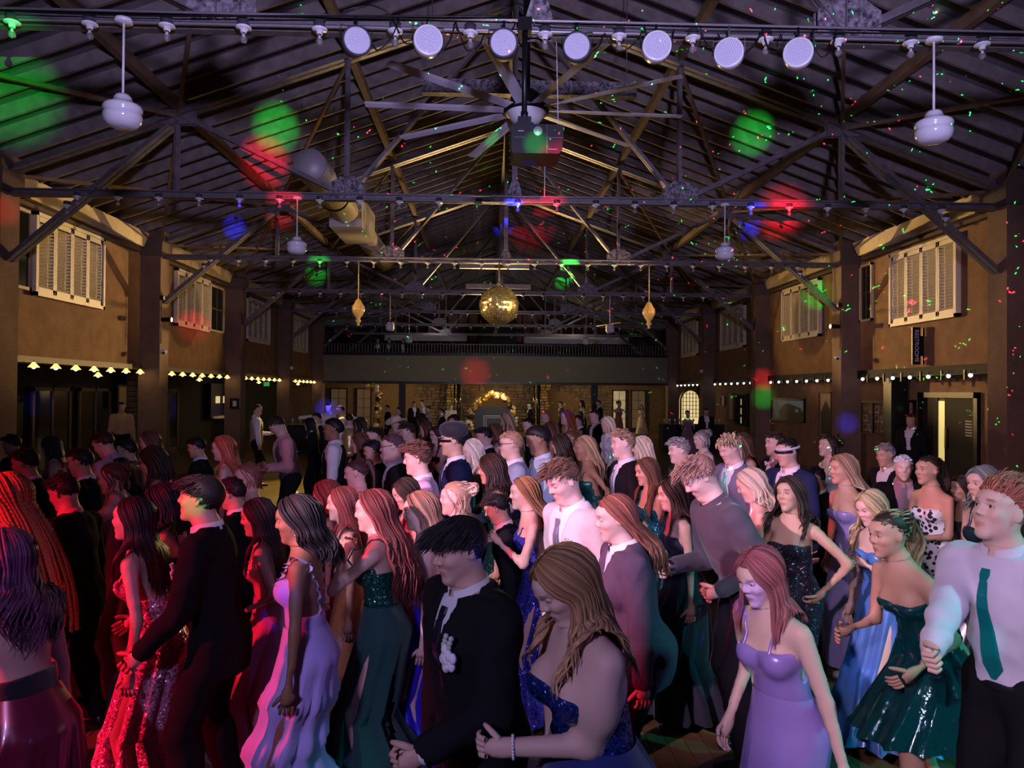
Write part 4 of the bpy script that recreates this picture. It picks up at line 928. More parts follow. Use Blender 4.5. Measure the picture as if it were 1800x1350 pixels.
# ---- hair
def skullpt(k,dirs,r=1.0):
    s=k.hs; return k.H+((A([-.016,0,.028])+dirs*A([.098,.076,.090])*r)*s)@k.HR.T
def capmesh(k,lod,hl,puff,seed,rough=.02,front=.45,side=-.25,back=-.8):
    n,m={0:(56,36),1:(36,24),2:(24,16),3:(14,9)}[lod]; rg=np.random.default_rng(seed)
    a=np.linspace(0,PI*.93,m); b=np.linspace(0,2*PI,n,endpoint=False); Aa,Bb=np.meshgrid(a,b,indexing='ij')
    d=np.stack([np.sin(Aa)*np.cos(Bb),np.sin(Aa)*np.sin(Bb),np.cos(Aa)],-1).reshape(-1,3)
    x=d[:,0]; hlz=np.where(x>.55,front,np.where(x>-.05,side+(front-side)*np.clip((x+.05)/.6,0,1)**.7,side+(back-side)*np.clip((-x-.05)/.5,0,1)))
    e=d[:,2]-hlz; ph=rg.uniform(0,6,6)
    nz=sum(np.sin(d@rg.normal(0,5.5,3)+ph[i]) for i in range(6))/6
    r=1.0+puff*np.clip(e/.35,0,1)**.7*(1+.9*nz*rough*20)+(.02+.055*np.clip((x-.35)/.4,0,1))*np.clip((e+.06)/.1,0,1)
    r=np.where(e<-.02,.90,r)
    Vv=skullpt(k,d,r[:,None]); keep=e>-.14
    i=np.arange(m-1)[:,None]*n; j=np.arange(n)[None,:]; F=np.stack([i+j,i+n+j,i+n+(j+1)%n,i+(j+1)%n],-1).reshape(-1,4)
    F=F[keep[F].all(1)]; return Vv,F
def strandcol(m,k,n,hc,rg,tip=None,var=.35):
    b=np.clip(1+rg.normal(0,var,m),.4,1.9)[:,None,None]; c=A(hc)[None,None,:]*b*np.ones((1,k,1))
    if tip is not None:
        t=np.linspace(0,1,k)[None,:,None]**1.3; c=c*(1-t)+A(tip)[None,None,:]*b*t
    return np.repeat(c[:,:,None,:],n,2).reshape(-1,3)
def longhair(k,body,lod,hc,L=.45,wave=.0,n=None,tip=None,seed=0,fan=58,vol=.0,backonly=False,part=0.0,toback=.0,front=False):
    rg=np.random.default_rng(seed); n=n or {0:330,1:180,2:72,3:18}[lod]; K={0:26,1:19,2:12,3:7}[lod]; sides={0:5,1:4,2:4,3:4}[lod]
    s=np.where(np.arange(n)%2==0,1,-1); u=rg.uniform(0,1,n); u=(np.arange(n)//2+u)/(n//2+1)
    phi=np.radians(fan+(182-fan)*u**.9)                                       # azimuth where the lock leaves the skull
    lay=rg.uniform(.05,.24+vol,n)
    st=np.stack([.66-1.2*u,s*.05+part*.1,.80+.2*np.sin(PI*u)],-1); st/=np.linalg.norm(st,axis=1,keepdims=True)
    en=np.stack([np.cos(phi),s*np.sin(phi),np.full(n,-.45)-.25*(-np.cos(phi)).clip(0,1)],-1); en/=np.linalg.norm(en,axis=1,keepdims=True)
    K1=max(4,int(K*.28)); pts=[]
    for j in range(K1):
        t=j/(K1-1); d=st*(1-t)+en*t; 
        fr=np.clip(d[:,0]-.55,0,1)*np.clip(.75-d[:,2],0,1)            # keep off the face
        d=d-np.stack([fr*1.2,-s*fr*.9,0*fr],-1); d/=np.linalg.norm(d,axis=1,keepdims=True)
        pts.append(skullpt(k,d,(1.075+.05*np.clip((d[:,0]-.35)/.4,0,1)+(lay-.05)*(.35+.65*min(1,t*1.6)))[:,None]))
    p=pts[-1].copy(); step=L*rg.uniform(.82,1.08,n)/(K-K1); out=(p-k.H); out[:,2]=0; out/=np.linalg.norm(out,axis=1,keepdims=True)+1e-6
    back=-k.R[:,0]; ph=rg.normal(0,.55,n)+s*1.3+phi*2.5; latdir=np.cross(out,A([0,0,1.]))
    for j in range(K-K1):
        t=(j+1)/(K-K1); dr=A([0,0,-1.])[None]+out*(.10+vol*.8)*(1-t)+back[None]*toback*(1-t)
        p=p+dr*step[:,None]
        for _ in range(2):
            D=sdf_pts(body,p); m=D<.012
            if m.any():
                q=p[m]; e=.01; g=np.stack([sdf_pts(body,q+A(o)*e)-D[m] for o in ((1,0,0),(0,1,0),(0,0,1))],-1); g/=np.linalg.norm(g,axis=1,keepdims=True)+1e-6
                p[m]+=g*(.014-D[m])[:,None]
        w_=wave*min(1,t*2.2); pts.append(p+latdir*(w_*np.sin(ph+t*L*34))[:,None]+out*(w_*.6*np.cos(ph+t*L*34))[:,None])
    P=np.stack(pts,1)
    for _ in range(1): P[:,1:-1]=(P[:,:-2]+2*P[:,1:-1]+P[:,2:])/4
    r0={0:.0048,1:.0066,2:.0115,3:.028}[lod]*rg.uniform(.6,1.3,n); tt=np.linspace(0,1,K)
    R_=r0[:,None]*(.55+.75*np.sin(PI*np.clip(tt*1.05+.06,0,1))**.6)[None]*np.where(tt>.93,.35,1)[None]
    v,f=tubes(P,R_,sides,.75); return v,f,strandcol(n,K,sides,hc,rg,tip)
def shorthair(k,lod,hc,seed,length=.05,n=None,comb=(.6,0,.3),curl=0.0,front=.42,up=.35,tip=None):
    rg=np.random.default_rng(seed); n=n or {0:820,1:480,2:130,3:0}[lod]
    if n==0: return None
    K=5 if lod==0 else 4; d=rg.normal(0,1,(n*4,3)); d/=np.linalg.norm(d,axis=1,keepdims=True)
    x=d[:,0]; hlz=np.where(x>.55,front,np.where(x>-.05,-.22+(front+.22)*np.clip((x+.05)/.6,0,1),-.22-.42*np.clip((-x-.05)/.5,0,1)))
    d=d[d[:,2]>hlz+.0][:n]; n=len(d); p=skullpt(k,d,(1.03+.04*np.clip((d[:,0]-.35)/.4,0,1))[:,None]); o=(p-k.H)@np.eye(3); o/=np.linalg.norm(o,axis=1,keepdims=True)
    cm=k.HR@A(comb); top=np.clip((d[:,2]+.25)/.9,.30,1); pts=[p-o*.004]; q=p.copy(); ph=rg.uniform(0,6.3,n)
    L=length*top*rg.uniform(.7,1.15,n)
    for j in range(1,K):
        t=j/(K-1); dr=o*(up*(1-t)+.10)+cm[None]*(t*.9+.25)+rg.normal(0,.10,(n,3))+A([0,0,-.35])*t; 
        if curl: dr+=np.stack([np.sin(ph+t*7),np.cos(ph+t*7),np.sin(ph*2+t*6)],-1)*curl
        dr/=np.linalg.norm(dr,axis=1,keepdims=True); q=q+dr*(L/(K-1))[:,None]
        rel=((q-k.H)@k.HR)/k.hs-A([-.016,0,.028]); rr=np.linalg.norm(rel/A([.098,.076,.090]),axis=1); m=rr<1.05
        rel[m]*=(1.06/rr[m])[:,None]; q=k.H+(rel+A([-.016,0,.028]))*k.hs@k.HR.T
        pts.append(q.copy())
    P=np.stack(pts,1); r0={0:.0042,1:.0056,2:.011,3:.02}[lod]; R_=r0*rg.uniform(.7,1.2,n)[:,None]*A([.9,1.1,1,.8,.15][-K:])[None]
    v,f=tubes(P,R_,3 if lod else 4,.8); return v,f,strandcol(n,K,3 if lod else 4,hc,rg,tip,.3)
# ---- garments
def folds(seed,amp,fr=16,dirs=7):
    rg=np.random.default_rng(seed); W=rg.normal(0,1,(dirs,3))*A([1,1,.75])*fr; ph=rg.uniform(0,6,dirs)
    def f(P):
        q=P+.02*np.sin(P[:,::-1]*11+ph[0]); return amp*(np.abs(np.sin(q@W.T+ph)).mean(1)-.63)*1.8
    return f
def loc(k,P): return (P-k.P)@k.R
def jacket(k,lod,h,parent,mt,seed,open_=True,hem=-.20,loose=.020,name='jacket',sleeve=.93,lapmat=None,sm=.012,but=.14,amp=.010,wtop=.085):
    pr=torso(k,loose)+[inflate(p,loose*.6) for p in arms(k,.006,sleeve,1.12)]
    pr+=([pe_(k.T(0,0,-.10),(.135*k.g,.170*k.g,.19),k.R,.06)] if open_ else []); pr.append(pc_(k.S[0],k.S[1],.045*k.g+loose*.5,.045*k.g+loose*.5,.04))
    fo=folds(seed,amp)
    def mod(P,D):
        L=loc(k,P); x,y,z=L.T; D=D+fo(P)
        fr=(z-but)/(.50-but); w=np.clip(fr,0,1)*wtop
        if open_:
            band=(x>0)&(z>but)&(np.abs(y)<w+.030+.012*np.sin(fr*PI))&(z<.47); D=np.where(band,D-.007,D)
            cut=np.minimum(w-np.abs(y),np.minimum(x+.01,z-but)); D=np.maximum(D,cut)
        armz=np.minimum(pdist(pc_(k.E[0],k.W[0],.06,.06),P),pdist(pc_(k.E[1],k.W[1],.06,.06),P))>0
        D=np.where(armz,np.maximum(D,(hem+.02*np.cos(y*14)*(x>0))-z),D)
        D=np.maximum(D,(z-.515-(.02*(x<0)))); 
        c=(P-k.N)@nrm(k.nd); rad=np.linalg.norm((P-k.N)-c[:,None]*nrm(k.nd),axis=1)
        D=np.maximum(D,np.minimum(.070-rad,c+.03))
        return D
    v,f=surf(pr,h,mod=mod); return npmesh(name,v,f,mt,parent)
def sdfcloth(k,prims,h,mod,name,mt,parent):
    v,f=surf(prims,h,mod=mod); return npmesh(name,v,f,mt,parent) if len(v) else None
def collar(k,parent,mt,lod,r=.0715,h=.040,name='collar',gap=.5):
    n=24 if lod<2 else 14; V_=[]; nd=nrm(k.nd); a=nrm(k.R[:,0]-nd*(k.R[:,0]@nd)); b=np.cross(nd,a); th=np.linspace(gap*.35,2*PI-gap*.35,n)
    rows=[(r-.004,.0),(r-.002,h),(r+.004,h+.002),(r+.014,-.012)]
    for rr,z in rows:
        for t in th: 
            q=rr*(1.0+.05*math.cos(t)); zz=z-(.022*max(0,math.cos(t))**2)*(1 if z<h*.9 else .9)
            V_.append(k.N+nd*(zz+.008)+a*math.cos(t)*q+b*math.sin(t)*q)
    F_=[(i*n+j,i*n+j+1,(i+1)*n+j+1,(i+1)*n+j) for i in range(3) for j in range(n-1)]
    return npmesh(name,A(V_),A(F_),mt,parent)
def front_x(prims,k,y,z,x0=.32):
    xs=np.linspace(x0,-.02,60); P=k.P+np.stack([xs,np.full(60,y),np.full(60,z)],-1)@k.R.T; D=sdf_pts(prims,P); i=np.argmax(D<0); return xs[i] if D[i]<0 else .1
def strip(k,prims,zs,ws,name,mt,parent,off=.006,y0=0.0,th=.006):
    V_=[];F_=[]
    for z,w in zip(zs,ws):
        x=front_x(prims,k,y0,z)+off
        for sx,sy in ((0,-1),(0,1),(th,.8),(th,-.8)): V_.append(k.T(x+sx,y0+sy*w/2,z))
    n=len(zs)
    for i in range(n-1):
        for j in range(4): F_.append((i*4+j,i*4+(j+1)%4,(i+1)*4+(j+1)%4,(i+1)*4+j))
    F_+= [(0,1,2,3),(4*n-1,4*n-2,4*n-3,4*n-4)]
    return npmesh(name,A(V_),A(F_),mt,parent,smooth=False)
def skirt(k,parent,mt,lod,kind,seed,hem=.06,z0=.14,name='skirt',col=None,vol=1.0,sway=(0,0)):
    n={0:96,1:64,2:40,3:20}[lod]; m={0:40,1:26,2:18,3:9}[lod]; rg=np.random.default_rng(seed); g=k.g
    top=k.T(0,0,z0); hip=k.T(-.015,0,-.02); fl=(k.A_[0]+k.A_[1])/2*A([1,1,0])+A([sway[0],sway[1],hem]); kn=(k.K[0]+k.K[1])/2
    th=np.linspace(0,2*PI,n,endpoint=False); nf=rg.integers(9,13); V_=[]; ph=rg.uniform(0,6,4)
    for i in range(m):
        t=i/(m-1)
        z=top[2]+(hem-top[2])*t
        th_=(top[2]-hip[2]); 
        if z>hip[2]: u=(top[2]-z)/max(th_,.01); c=top*(1-u)+hip*u; rx=.104+.050*u; ry=.132+.058*u
        elif z>kn[2]:
            u=(hip[2]-z)/(hip[2]-kn[2]); c=hip*(1-u)+kn*u; c=A([c[0]*.8,c[1],z])
            if kind in('mermaid','sheath','tier'): rx=.154-.030*u; ry=.190-.035*u
            elif kind=='ball': rx=.154+.25*u**.65; ry=.19+.26*u**.65
            else: rx=.154+.06*u; ry=.19+.06*u
        else:
            u=(kn[2]-z)/(kn[2]-hem+1e-6); c=kn*(1-u)+fl*u
            if kind=='mermaid': rx=.124+.23*u**1.5; ry=.155+.21*u**1.5
            elif kind in('sheath','tier'): rx=.124+.05*u; ry=.155+.05*u
            elif kind=='ball': rx=.404+.16*u; ry=.45+.16*u
            else: rx=.214+.11*u; ry=.25+.10*u
        c=A([c[0],c[1],z]); rx*=g;ry*=g
        if z<hip[2]: u=min(1,(hip[2]-z)/(hip[2]-kn[2])); rx+=abs(k.K[0][0]-k.K[1][0])*.5*u; ry+=.02*u
        below=np.clip((hip[2]+.05-z)/.5,0,1)*vol*(.25 if kind=='sheath' else 1.0)*(1.4 if kind=='ball' else 1)
        fo=.030*below*np.sin(nf*th+ph[0]+2.0*np.sin(th+ph[1])+.9*t)+.014*below*np.sin((2*nf+3)*th+ph[2]+3*t)
        if kind=='tier':
            for zt_ in (.72,.50,.28,.10):
                q=(zt_+.10-z)/.10; 
                if 0<q<1.6: fo=fo+.030*math.sin(min(q,1)*PI/2)*(1 if q<1 else (1.6-q)/.6)*(1+.55*np.sin(26*th+zt_*9))
        rr=1+fo/.2
        V_.append(c[None]+(rotZ(0)@np.stack([rx*rr*np.cos(th),ry*rr*np.sin(th),fo*.1],0)).T)
    Vv=np.concatenate(V_); i=np.arange(m-1)[:,None]*n; j=np.arange(n)[None,:]; F=np.stack([i+j,i+n+j,i+n+(j+1)%n,i+(j+1)%n],-1).reshape(-1,4)
    if kind=='slit' or k.slit:
        zc=Vv[F].mean(1); ang=np.arctan2(zc[:,1]-k.P[1],zc[:,0]-k.P[0]); d=np.abs((ang-k.slit+PI)%(2*PI)-PI); F=F[~((zc[:,2]<.72)&(d<.30*(.72-zc[:,2])/.66+.02))]
    return npmesh(name,Vv,F[:,::-1],mt,parent)
def bodice(k,body_t,h,parent,mt,top=.37,back=.33,bot=.02,off=.010,name='bodice',sweet=.02,arms_=False,lace=False):
    pr=[inflate(p,off) for p in body_t]
    def mod(P,D):
        x,y,z=loc(k,P).T
        tz=np.where(x>0,top+sweet*np.cos(np.clip(np.abs(y)-.066*k.g,-.08,.08)*22)*.8,back) ; D=np.maximum(D,(z-tz)); D=np.maximum(D,bot-z)
        if lace: D=np.maximum(D,np.minimum(np.minimum(-x-.01,.065+.12*(z-.2)-np.abs(y)),z-.14))
        return D
    v,f=surf(pr,h,mod=mod); return npmesh(name,v,f,mt,parent)
def strap(k,body,parent,mt,y=.075,w=.006,z1=.37,zb=.33,cross=False,name='strap'):
    paths=[]
    for s in (1,-1):
        q=[]
        for t in np.linspace(0,1,14):
            a=PI*t; x=.15*math.cos(a); z=z1+(zb-z1)*t+.16*math.sin(a); yy=s*(y if not cross else y*(1-2*max(0,(t-.5)*2)))
            p=k.T(x,yy,z)
            q.append(p)
        P=A(q)
        for _ in range(6):
            D=sdf_pts(body,P); e=.01; g=np.stack([sdf_pts(body,P+A(o)*e)-D for o in ((1,0,0),(0,1,0),(0,0,1))],-1); g/=np.linalg.norm(g,axis=1,keepdims=True)+1e-6; P=P-g*(D-.004)[:,None]*.8
        paths.append(P)
    P=A(paths); v,f=tubes(P,np.full(P.shape[:2],w),6,.6); return npmesh(name,v,f,mt,parent)
def shoe(k,i,parent,mt,lod,heel=False,yaw=0):
    a=k.A_[i]; z0=a[2]-.09; pr=[pc_((a[0]-.03,a[1],z0+.035),(a[0]+.15,a[1],z0+.027),.034,.030,.02,(A([0,1.,0]),1.25)),pc_((a[0]-.02,a[1],z0+.04),(a[0]-.0,a[1],z0+.10),.034,.040,.02)]
    def mod(P,D): return np.maximum(np.maximum(D,z0-P[:,2]),P[:,2]-(z0+.09))
    v,f=surf(pr,.018 if lod<2 else .028,mod=mod); return npmesh('shoe',v,f,mt,parent)
PEOPLE=[]
def lodof(Y): return 0 if Y<3.7 else 1 if Y<6.4 else 2 if Y<11.5 else 3
def cloth(nm,col,kind='matte',**kw):
    if kind=='matte': return mat('cloth '+nm,col,.85,var=.12,vscale=6,sheen=.15)
    if kind=='suit': return mat('suit '+nm,col,.92,var=.1,vscale=20,spec=.08)
    if kind=='satin': return mat('satin '+nm,col,.28,.15,var=.1,vscale=4,coat=.2)
    if kind=='sequin': return mat('sequin '+nm,col,.25,.30,kind='sequin',bscale=130)
    if kind=='tulle': return mat('tulle '+nm,col,.9,var=.45,vscale=5,sheen=.4)
    if kind=='dots': return mat('dots '+nm,col,.7,kind='dots')
    if kind=='vinyl': return mat('vinyl '+nm,col,.12,.35,coat=.8,bump=.8,bscale=9)
    if kind=='leather': return mat('leather '+nm,col,.35)
M_ls=cloth('black shoe',(.012,.012,.013),'leather')
def person(lab,u,vt,Y,yaw,wear,skin='light',hair='dark',hs='short',pose=None,fem=None,seed=None,group=None,hl=None,wave=.0,tip=None,acc=(),shift=(0,0),zs=None,**kw):
    pose=dict(pose or {}); fem=(wear[0]=='dress') if fem is None else fem; pose['f']=fem
    k=skeleton(pose); lod=lodof(Y); sd=seed or int(u*7+vt*13)%9973; k.slit=kw.get('slit',0)
    zb=kw.get('base',FL); zt_=zs if zs else pix(u,vt,Y).z-zb; sc=zt_/k.top; PEOPLE.append((lab[:40],round(sc,3),round(zt_,2)))
    sc=min(max(sc,.86),1.12)
    if abs(zt_/k.top/sc-1)>.001: print('SCALE CLAMP',lab,round(zt_/k.top,3))
    yw=math.radians(yaw); hw=pix(u,vt+.5*.235*FPX/Y,Y); Rz=rotZ(yw); off=Rz@k.H*sc
    root=empty('person',(hw.x-off[0]+shift[0],Y-off[1]+shift[1],zb),yw,label=lab,cat='person',group=group); root.scale=(sc,sc,sc)
    SKN=SK[skin] if isinstance(skin,str) else skin; HC=HR[hair] if isinstance(hair,str) else hair
    hB={0:.022,1:.031,2:.042,3:.06}[lod]; hH={0:.0052,1:.0074,2:.0125,3:.024}[lod]; hC={0:.0125,1:.0185,2:.028,3:.045}[lod]
    tb_=torso(k); bt=tb_+arms(k); hd=head(k,lod); hd0=list(hd); fi=[]
    cu=pose.get('curl',.45); cl=cu if hasattr(cu,'__len__') else (cu,cu)
    for i in (0,1):
        pr,ms=hand(k,i,lod,cl[i],pose.get('palmL' if i==0 else 'palmR')); hd+=pr; fi+=ms
    foot=[]
    for i in (0,1): a=k.A_[i]; foot.append(pc_((a[0]-.02,a[1],a[2]-.055),(a[0]+.13,a[1],a[2]-.065),.030,.024,.03)); 
    body=bt+legs(k)+foot+hd
    c=k.H; pn=nrm(k.nd); p0=k.N+pn*.045; near=lambda P: np.linalg.norm(P-c,axis=1)<.24
    def mb_(P,D): q=(P-p0)@pn; return np.where(near(P),np.maximum(D+.005*np.clip(q/.012,0,1),q-.024),D)
    def mh_(P,D): return np.maximum(D,-((P-p0)@pn)-.006)
    v,f=surf(body,hB,mod=mb_); q=(v-p0)@pn; f=f[~((q[f]>.024-hB*.6).all(1)&near(v)[f].all(1))]; parts=[(v,f,np.tile(A(SKN),(len(v),1)))]
    v,f=surf(hd0+tb_[-2:],hH,mod=mh_,clip=(c-.19,c+.19)); q=(v-p0)@pn; f=f[~(q[f]<-.006+hH*.7).all(1)]; parts.append((v,f,headcol(k,v,SKN,HC,fem,kw.get('lips',1.0),lod<3)))
    if lod<=1: parts+=eye_tint(eyes(k,lid=kw.get('lid',.25)),SKN)
    for v2,f2 in fi: parts.append((v2,f2,np.tile(A(SKN),(len(v2),1))))
    v,f,C=merge(parts); npmesh('body',v,f,M_skin,root,C)
    tb=torso(k)
    W=wear
    # ---- clothes
    if W[0] in('suit','shirt'):
        o=W[1]
        trm=cloth(*o.get('tr',('black',(.012,.012,.014),'suit')))
        fo=folds(sd+5,.010); P_=legs(k,.022,.97)+[inflate(p,.014) for p in tb[:1]]
        sdfcloth(k,P_,hC*1.25,lambda P,D:np.maximum(D+fo(P),loc(k,P)[:,2]-.10),'trousers',trm,root)
        for i in (0,1): shoe(k,i,root,M_ls,lod)
        shm=cloth(*o.get('shirt',('white shirt',(.75,.75,.78),'matte')))
        if W[0]=='suit':
            jm=cloth(*o['jacket']); tb2=torso(k,.012)
            sh_=sdfcloth(k,tb2+[inflate(p,.008) for p in arms(k,.004,.99)] if lod<2 else tb2,hC,lambda P,D:np.maximum(np.maximum(D,loc(k,P)[:,2]-.50),-.02-loc(k,P)[:,2]),'shirt',shm,root)
            collar(k,sh_,shm,lod)
            jacket(k,lod,hC,root,jm,sd,loose=o.get('loose',.022),hem=o.get('hem',-.20),amp=o.get('amp',.014),but=o.get('but',.14),wtop=o.get('wtop',.075))
            pf=tb2
        else:
            jacket(k,lod,hC,root,shm,sd,open_=False,hem=.01,loose=.017,name='shirt',sleeve=o.get('sleeve',.97),amp=.016); pf=torso(k,.017)
            collar(k,root,shm,lod,name='collar')
            if 'vest' in o:
                vm=cloth(*o['vest']); pv=torso(k,.026)
                def vmod(P,D):
                    x,y,z=loc(k,P).T; fr=(z-.16)/.32; D=np.maximum(D,np.minimum(np.clip(fr,0,1)*.08-np.abs(y),np.minimum(x,z-.16)))
                    D=np.maximum(D,np.abs(y)-(.175*k.g-.07*np.clip((z-.25)/.2,0,1))); D=np.maximum(D,-.06-z); return np.maximum(D,z-.49)
                sdfcloth(k,pv,hC,vmod,'vest',vm,root)
            if o.get('belt',True): 
                pb=torso(k,.020); sdfcloth(k,pb,hC,lambda P,D:np.maximum(D,np.abs(loc(k,P)[:,2]-.03)-.018),'belt',M_ls,root)
        if 'tie' in o and lod<3:
            tm=cloth(*o['tie']); zz=list(np.linspace(.475,.435,3))+list(np.linspace(.43,.06 if W[0]=='shirt' else .15,9)); ww=[.034,.040,.026]+list(np.linspace(.032,.080,8))+[.02]
            strip(k,pf,zz,ww,'tie',tm,root,off=.012)
        if 'bow' in o and lod<3:
            tm=cloth(*o['bow']); x=front_x(pf,k,0,.485)+.02; m_=MB(); c0=k.T(x,0,.488)
            for s in (1,-1): 
                q=[k.T(x,0,.488+.008),k.T(x+.004,s*.045,.488+.022),k.T(x+.004,s*.045,.488-.022),k.T(x,0,.488-.008)]; q2=[a+k.R@A([.014,0,0]) for a in q]; m_.add([tuple(a) for a in q+q2],[(0,1,2,3),(7,6,5,4),(0,4,5,1),(1,5,6,2),(2,6,7,3)])
            obj('bow_tie',m_,tm,root)
        if 'bout' in o and lod<3:
            z,y=.33,.10; pj=torso(k,.03); x=front_x(pj,k,y,z)+.012; m_=MB(); bs=o.get('bsize',1.0)
            for j in range(9 if bs>1 else 5):
                a=j*2.4; r=.009*math.sqrt(j)*bs; p=k.T(x+.014-.0007*j,y+r*math.cos(a),z+r*math.sin(a)); m_.ball(tuple(p),.013*bs,8,6,(.7,1,1))
            obj('boutonniere',m_,cloth(*o['bout']),root,label='pale flower pinned to the lapel'); m_=MB()
            for j in range(6):
                p=k.T(x+.006,y+.008*(j-2)*bs,z+.03*bs+.012*(j%3)*bs); p0=k.T(x,y,z); m_.tube([tuple(p0),tuple(p)],.0022,5).ball(tuple(p),.007*bs,6,5)
            obj('flower_sprig',m_,cloth('pale sprig',(.6,.62,.55),'matte'),root)
    else:
        o=W[1]; dm=cloth(*o['col']); tbl=tb+arms(k)[:0]
        kind=o.get('skirt','aline'); top=o.get('top',.36); bk=o.get('back',.31)
        if kind!='none':
            bodice(k,tb,hC*.8 if lod<3 else hC,root,cloth(*o['bcol']) if 'bcol' in o else dm,top,bk,bot=.075,lace=o.get('lace',False))
            if o.get('mini'): skirt(k,root,dm,lod,'aline',sd,hem=o['mini'],vol=.8)
            else: skirt(k,root,cloth(*o['scol']) if 'scol' in o else dm,lod,kind,sd,vol=o.get('vol',1.0),sway=o.get('sway',(0,0)))
        if o.get('strap') and lod<3:
            strap(k,body,root,dm,w=o['strap'],cross=o.get('cross',False),z1=top-.01,zb=bk)
        if o.get('ruffle') and lod<2:
            for s in (1,-1):
                q=[]
                for t in np.linspace(0,1,60):
                    a=PI*t; q.append(k.T(.15*math.cos(a),s*(.115-.035*math.cos(2*a)*.5),top+(bk-top)*t+.17*math.sin(a)))
                P=A(q)
                for _ in range(6):
                    D=sdf_pts(body,P); e=.01; g=np.stack([sdf_pts(body,P+A(w_)*e)-D for w_ in ((1,0,0),(0,1,0),(0,0,1))],-1); g/=np.linalg.norm(g,axis=1,keepdims=True)+1e-6; P=P-g*(D-.006)[:,None]*.8
                tt=np.arange(60); o1=P+g*(.004)+k.R[:,1]*s*(.020+.012*np.sin(tt*1.1))[:,None]+g*(.016*np.cos(tt*1.1))[:,None]; o0=P-k.R[:,1]*s*(.012+.006*np.sin(tt*1.1+1))[:,None]+g*(.010*np.cos(tt*1.1+1))[:,None]
                Vv=np.concatenate([o0,P,o1]); F=A([(r*60+j,r*60+j+1,(r+1)*60+j+1,(r+1)*60+j) for r in (0,1) for j in range(59)]); npmesh('ruffle',Vv,F,dm,root)
        if o.get('lace') and lod<2:
            P=[]
            for j,z in enumerate((.16,.20,.24,.28)):
                row=[]
                for t in np.linspace(-1,1,9): row.append(k.T(-.16,t*.075,z+.02*t*(1 if j%2 else -1)))
                P.append(row)
            P=A(P).reshape(-1,3)
            for _ in range(6):
                D=sdf_pts(body,P); e=.01; g=np.stack([sdf_pts(body,P+A(w_)*e)-D for w_ in ((1,0,0),(0,1,0),(0,0,1))],-1); g/=np.linalg.norm(g,axis=1,keepdims=True)+1e-6; P=P-g*(D-.008)[:,None]*.8
            P=P.reshape(4,9,3); v,f=tubes(P,np.full((4,9),.0035),6); npmesh('lacing_cord',v,f,dm,root)
        if o.get('peplum') and lod<2:
            n=80; th=np.linspace(0,2*PI,n,endpoint=False); Vv=[]
            for i,t in enumerate(np.linspace(0,1,8)):
                r=.13+.10*t+.03*t*np.sin(13*th+2); c=k.T(-.01,0,.06-.24*t); Vv.append(c+np.stack([r*np.cos(th),(r+.04)*np.sin(th),.02*t*np.cos(13*th)],-1))
            F=A([(i*n+j,i*n+(j+1)%n,(i+1)*n+(j+1)%n,(i+1)*n+j) for i in range(7) for j in range(n)]); npmesh('peplum',np.concatenate(Vv),F[:,::-1],dm,root)
        if lod<3:
            for i in (0,1): shoe(k,i,root,cloth('silver shoe',(.35,.33,.36),'leather'),lod)
    # ---- hair
    H=[]
    hr_body=[inflate(p,.020 if W[0]=='dress' else .032) for p in tb+arms(k)[0::1]]
    cap=lambda **q: (lambda v,f:(v,f,np.tile(A(HC)*.8,(len(v),1))))(*capmesh(k,lod,0,q.pop('puff',.08),sd,**q))
    if hs=='short':
        H.append(cap(puff=.10 if lod>1 else .06,front=.42,side=-.24,back=-.66))
        x=shorthair(k,lod,HC,sd,kw.get('hlen',.055),comb=kw.get('comb',(.7,0,.1)),curl=kw.get('hcurl',.15),tip=tip,up=kw.get('up',.35)); H+= [x] if x else []
    elif hs=='buzz':
        H.append(cap(puff=.05,front=.42,side=-.22,back=-.62,rough=.004)); x=shorthair(k,lod,HC,sd,.018,comb=(.2,0,-.1),up=.3,front=.38); H+= [x] if x else []
    elif hs=='afro': H.append(cap(puff=.32,front=.42,side=-.1,back=-.7,rough=.012))
    elif hs in('long','wavy'):
        H.append(cap(puff=.035,front=.50,side=.05,back=-.95)); H.append(longhair(k,hr_body,lod,HC,hl or .42,wave or (.022 if hs=='wavy' else .004),tip=tip,seed=sd,fan=kw.get('fan',62),vol=kw.get('hvol',.05 if hs=='long' else .16),toback=kw.get('toback',.25)))
    elif hs=='updo':
        H.append(cap(puff=.12,front=.55,side=.0,back=-.6,rough=.01)); rg=np.random.default_rng(sd); n={0:40,1:30,2:14,3:6}[lod]; bc_=skullpt(k,A([[-.95,0,.35]]),1.25)[0]; P=[]
        for j in range(n):
            ax=nrm(rg.normal(0,1,3)); b_=nrm(np.cross(ax,A([.3,.5,.8]))); c_=np.cross(ax,b_); t=np.linspace(0,5,12)+rg.uniform(0,6); r=rg.uniform(.018,.045)
            P.append(bc_+rg.normal(0,.010,3)+r*(np.cos(t)[:,None]*b_+np.sin(t)[:,None]*c_))
        v,f=tubes(A(P),np.full((n,12),.008 if lod<2 else .014),5); H.append((v,f,strandcol(n,12,5,HC,rg,tip)))
        H.append(longhair(k,hr_body,lod,HC,.09,.012,n=14,seed=sd,fan=70,vol=0))
        x=shorthair(k,max(lod,1),HC,sd,.06,comb=(-1,0,.1),up=.1,tip=tip,n=110 if lod<2 else 40); H+= [x] if x else []
    elif hs in('pony','bun'):
        H.append(cap(puff=.07,front=.55,side=.0,back=-.55,rough=.004)); x=shorthair(k,max(lod,1),HC,sd,.06,comb=(-1,0,.2),up=.05,curl=0,n=120 if lod<2 else 40,tip=tip); H+= [x] if x else []
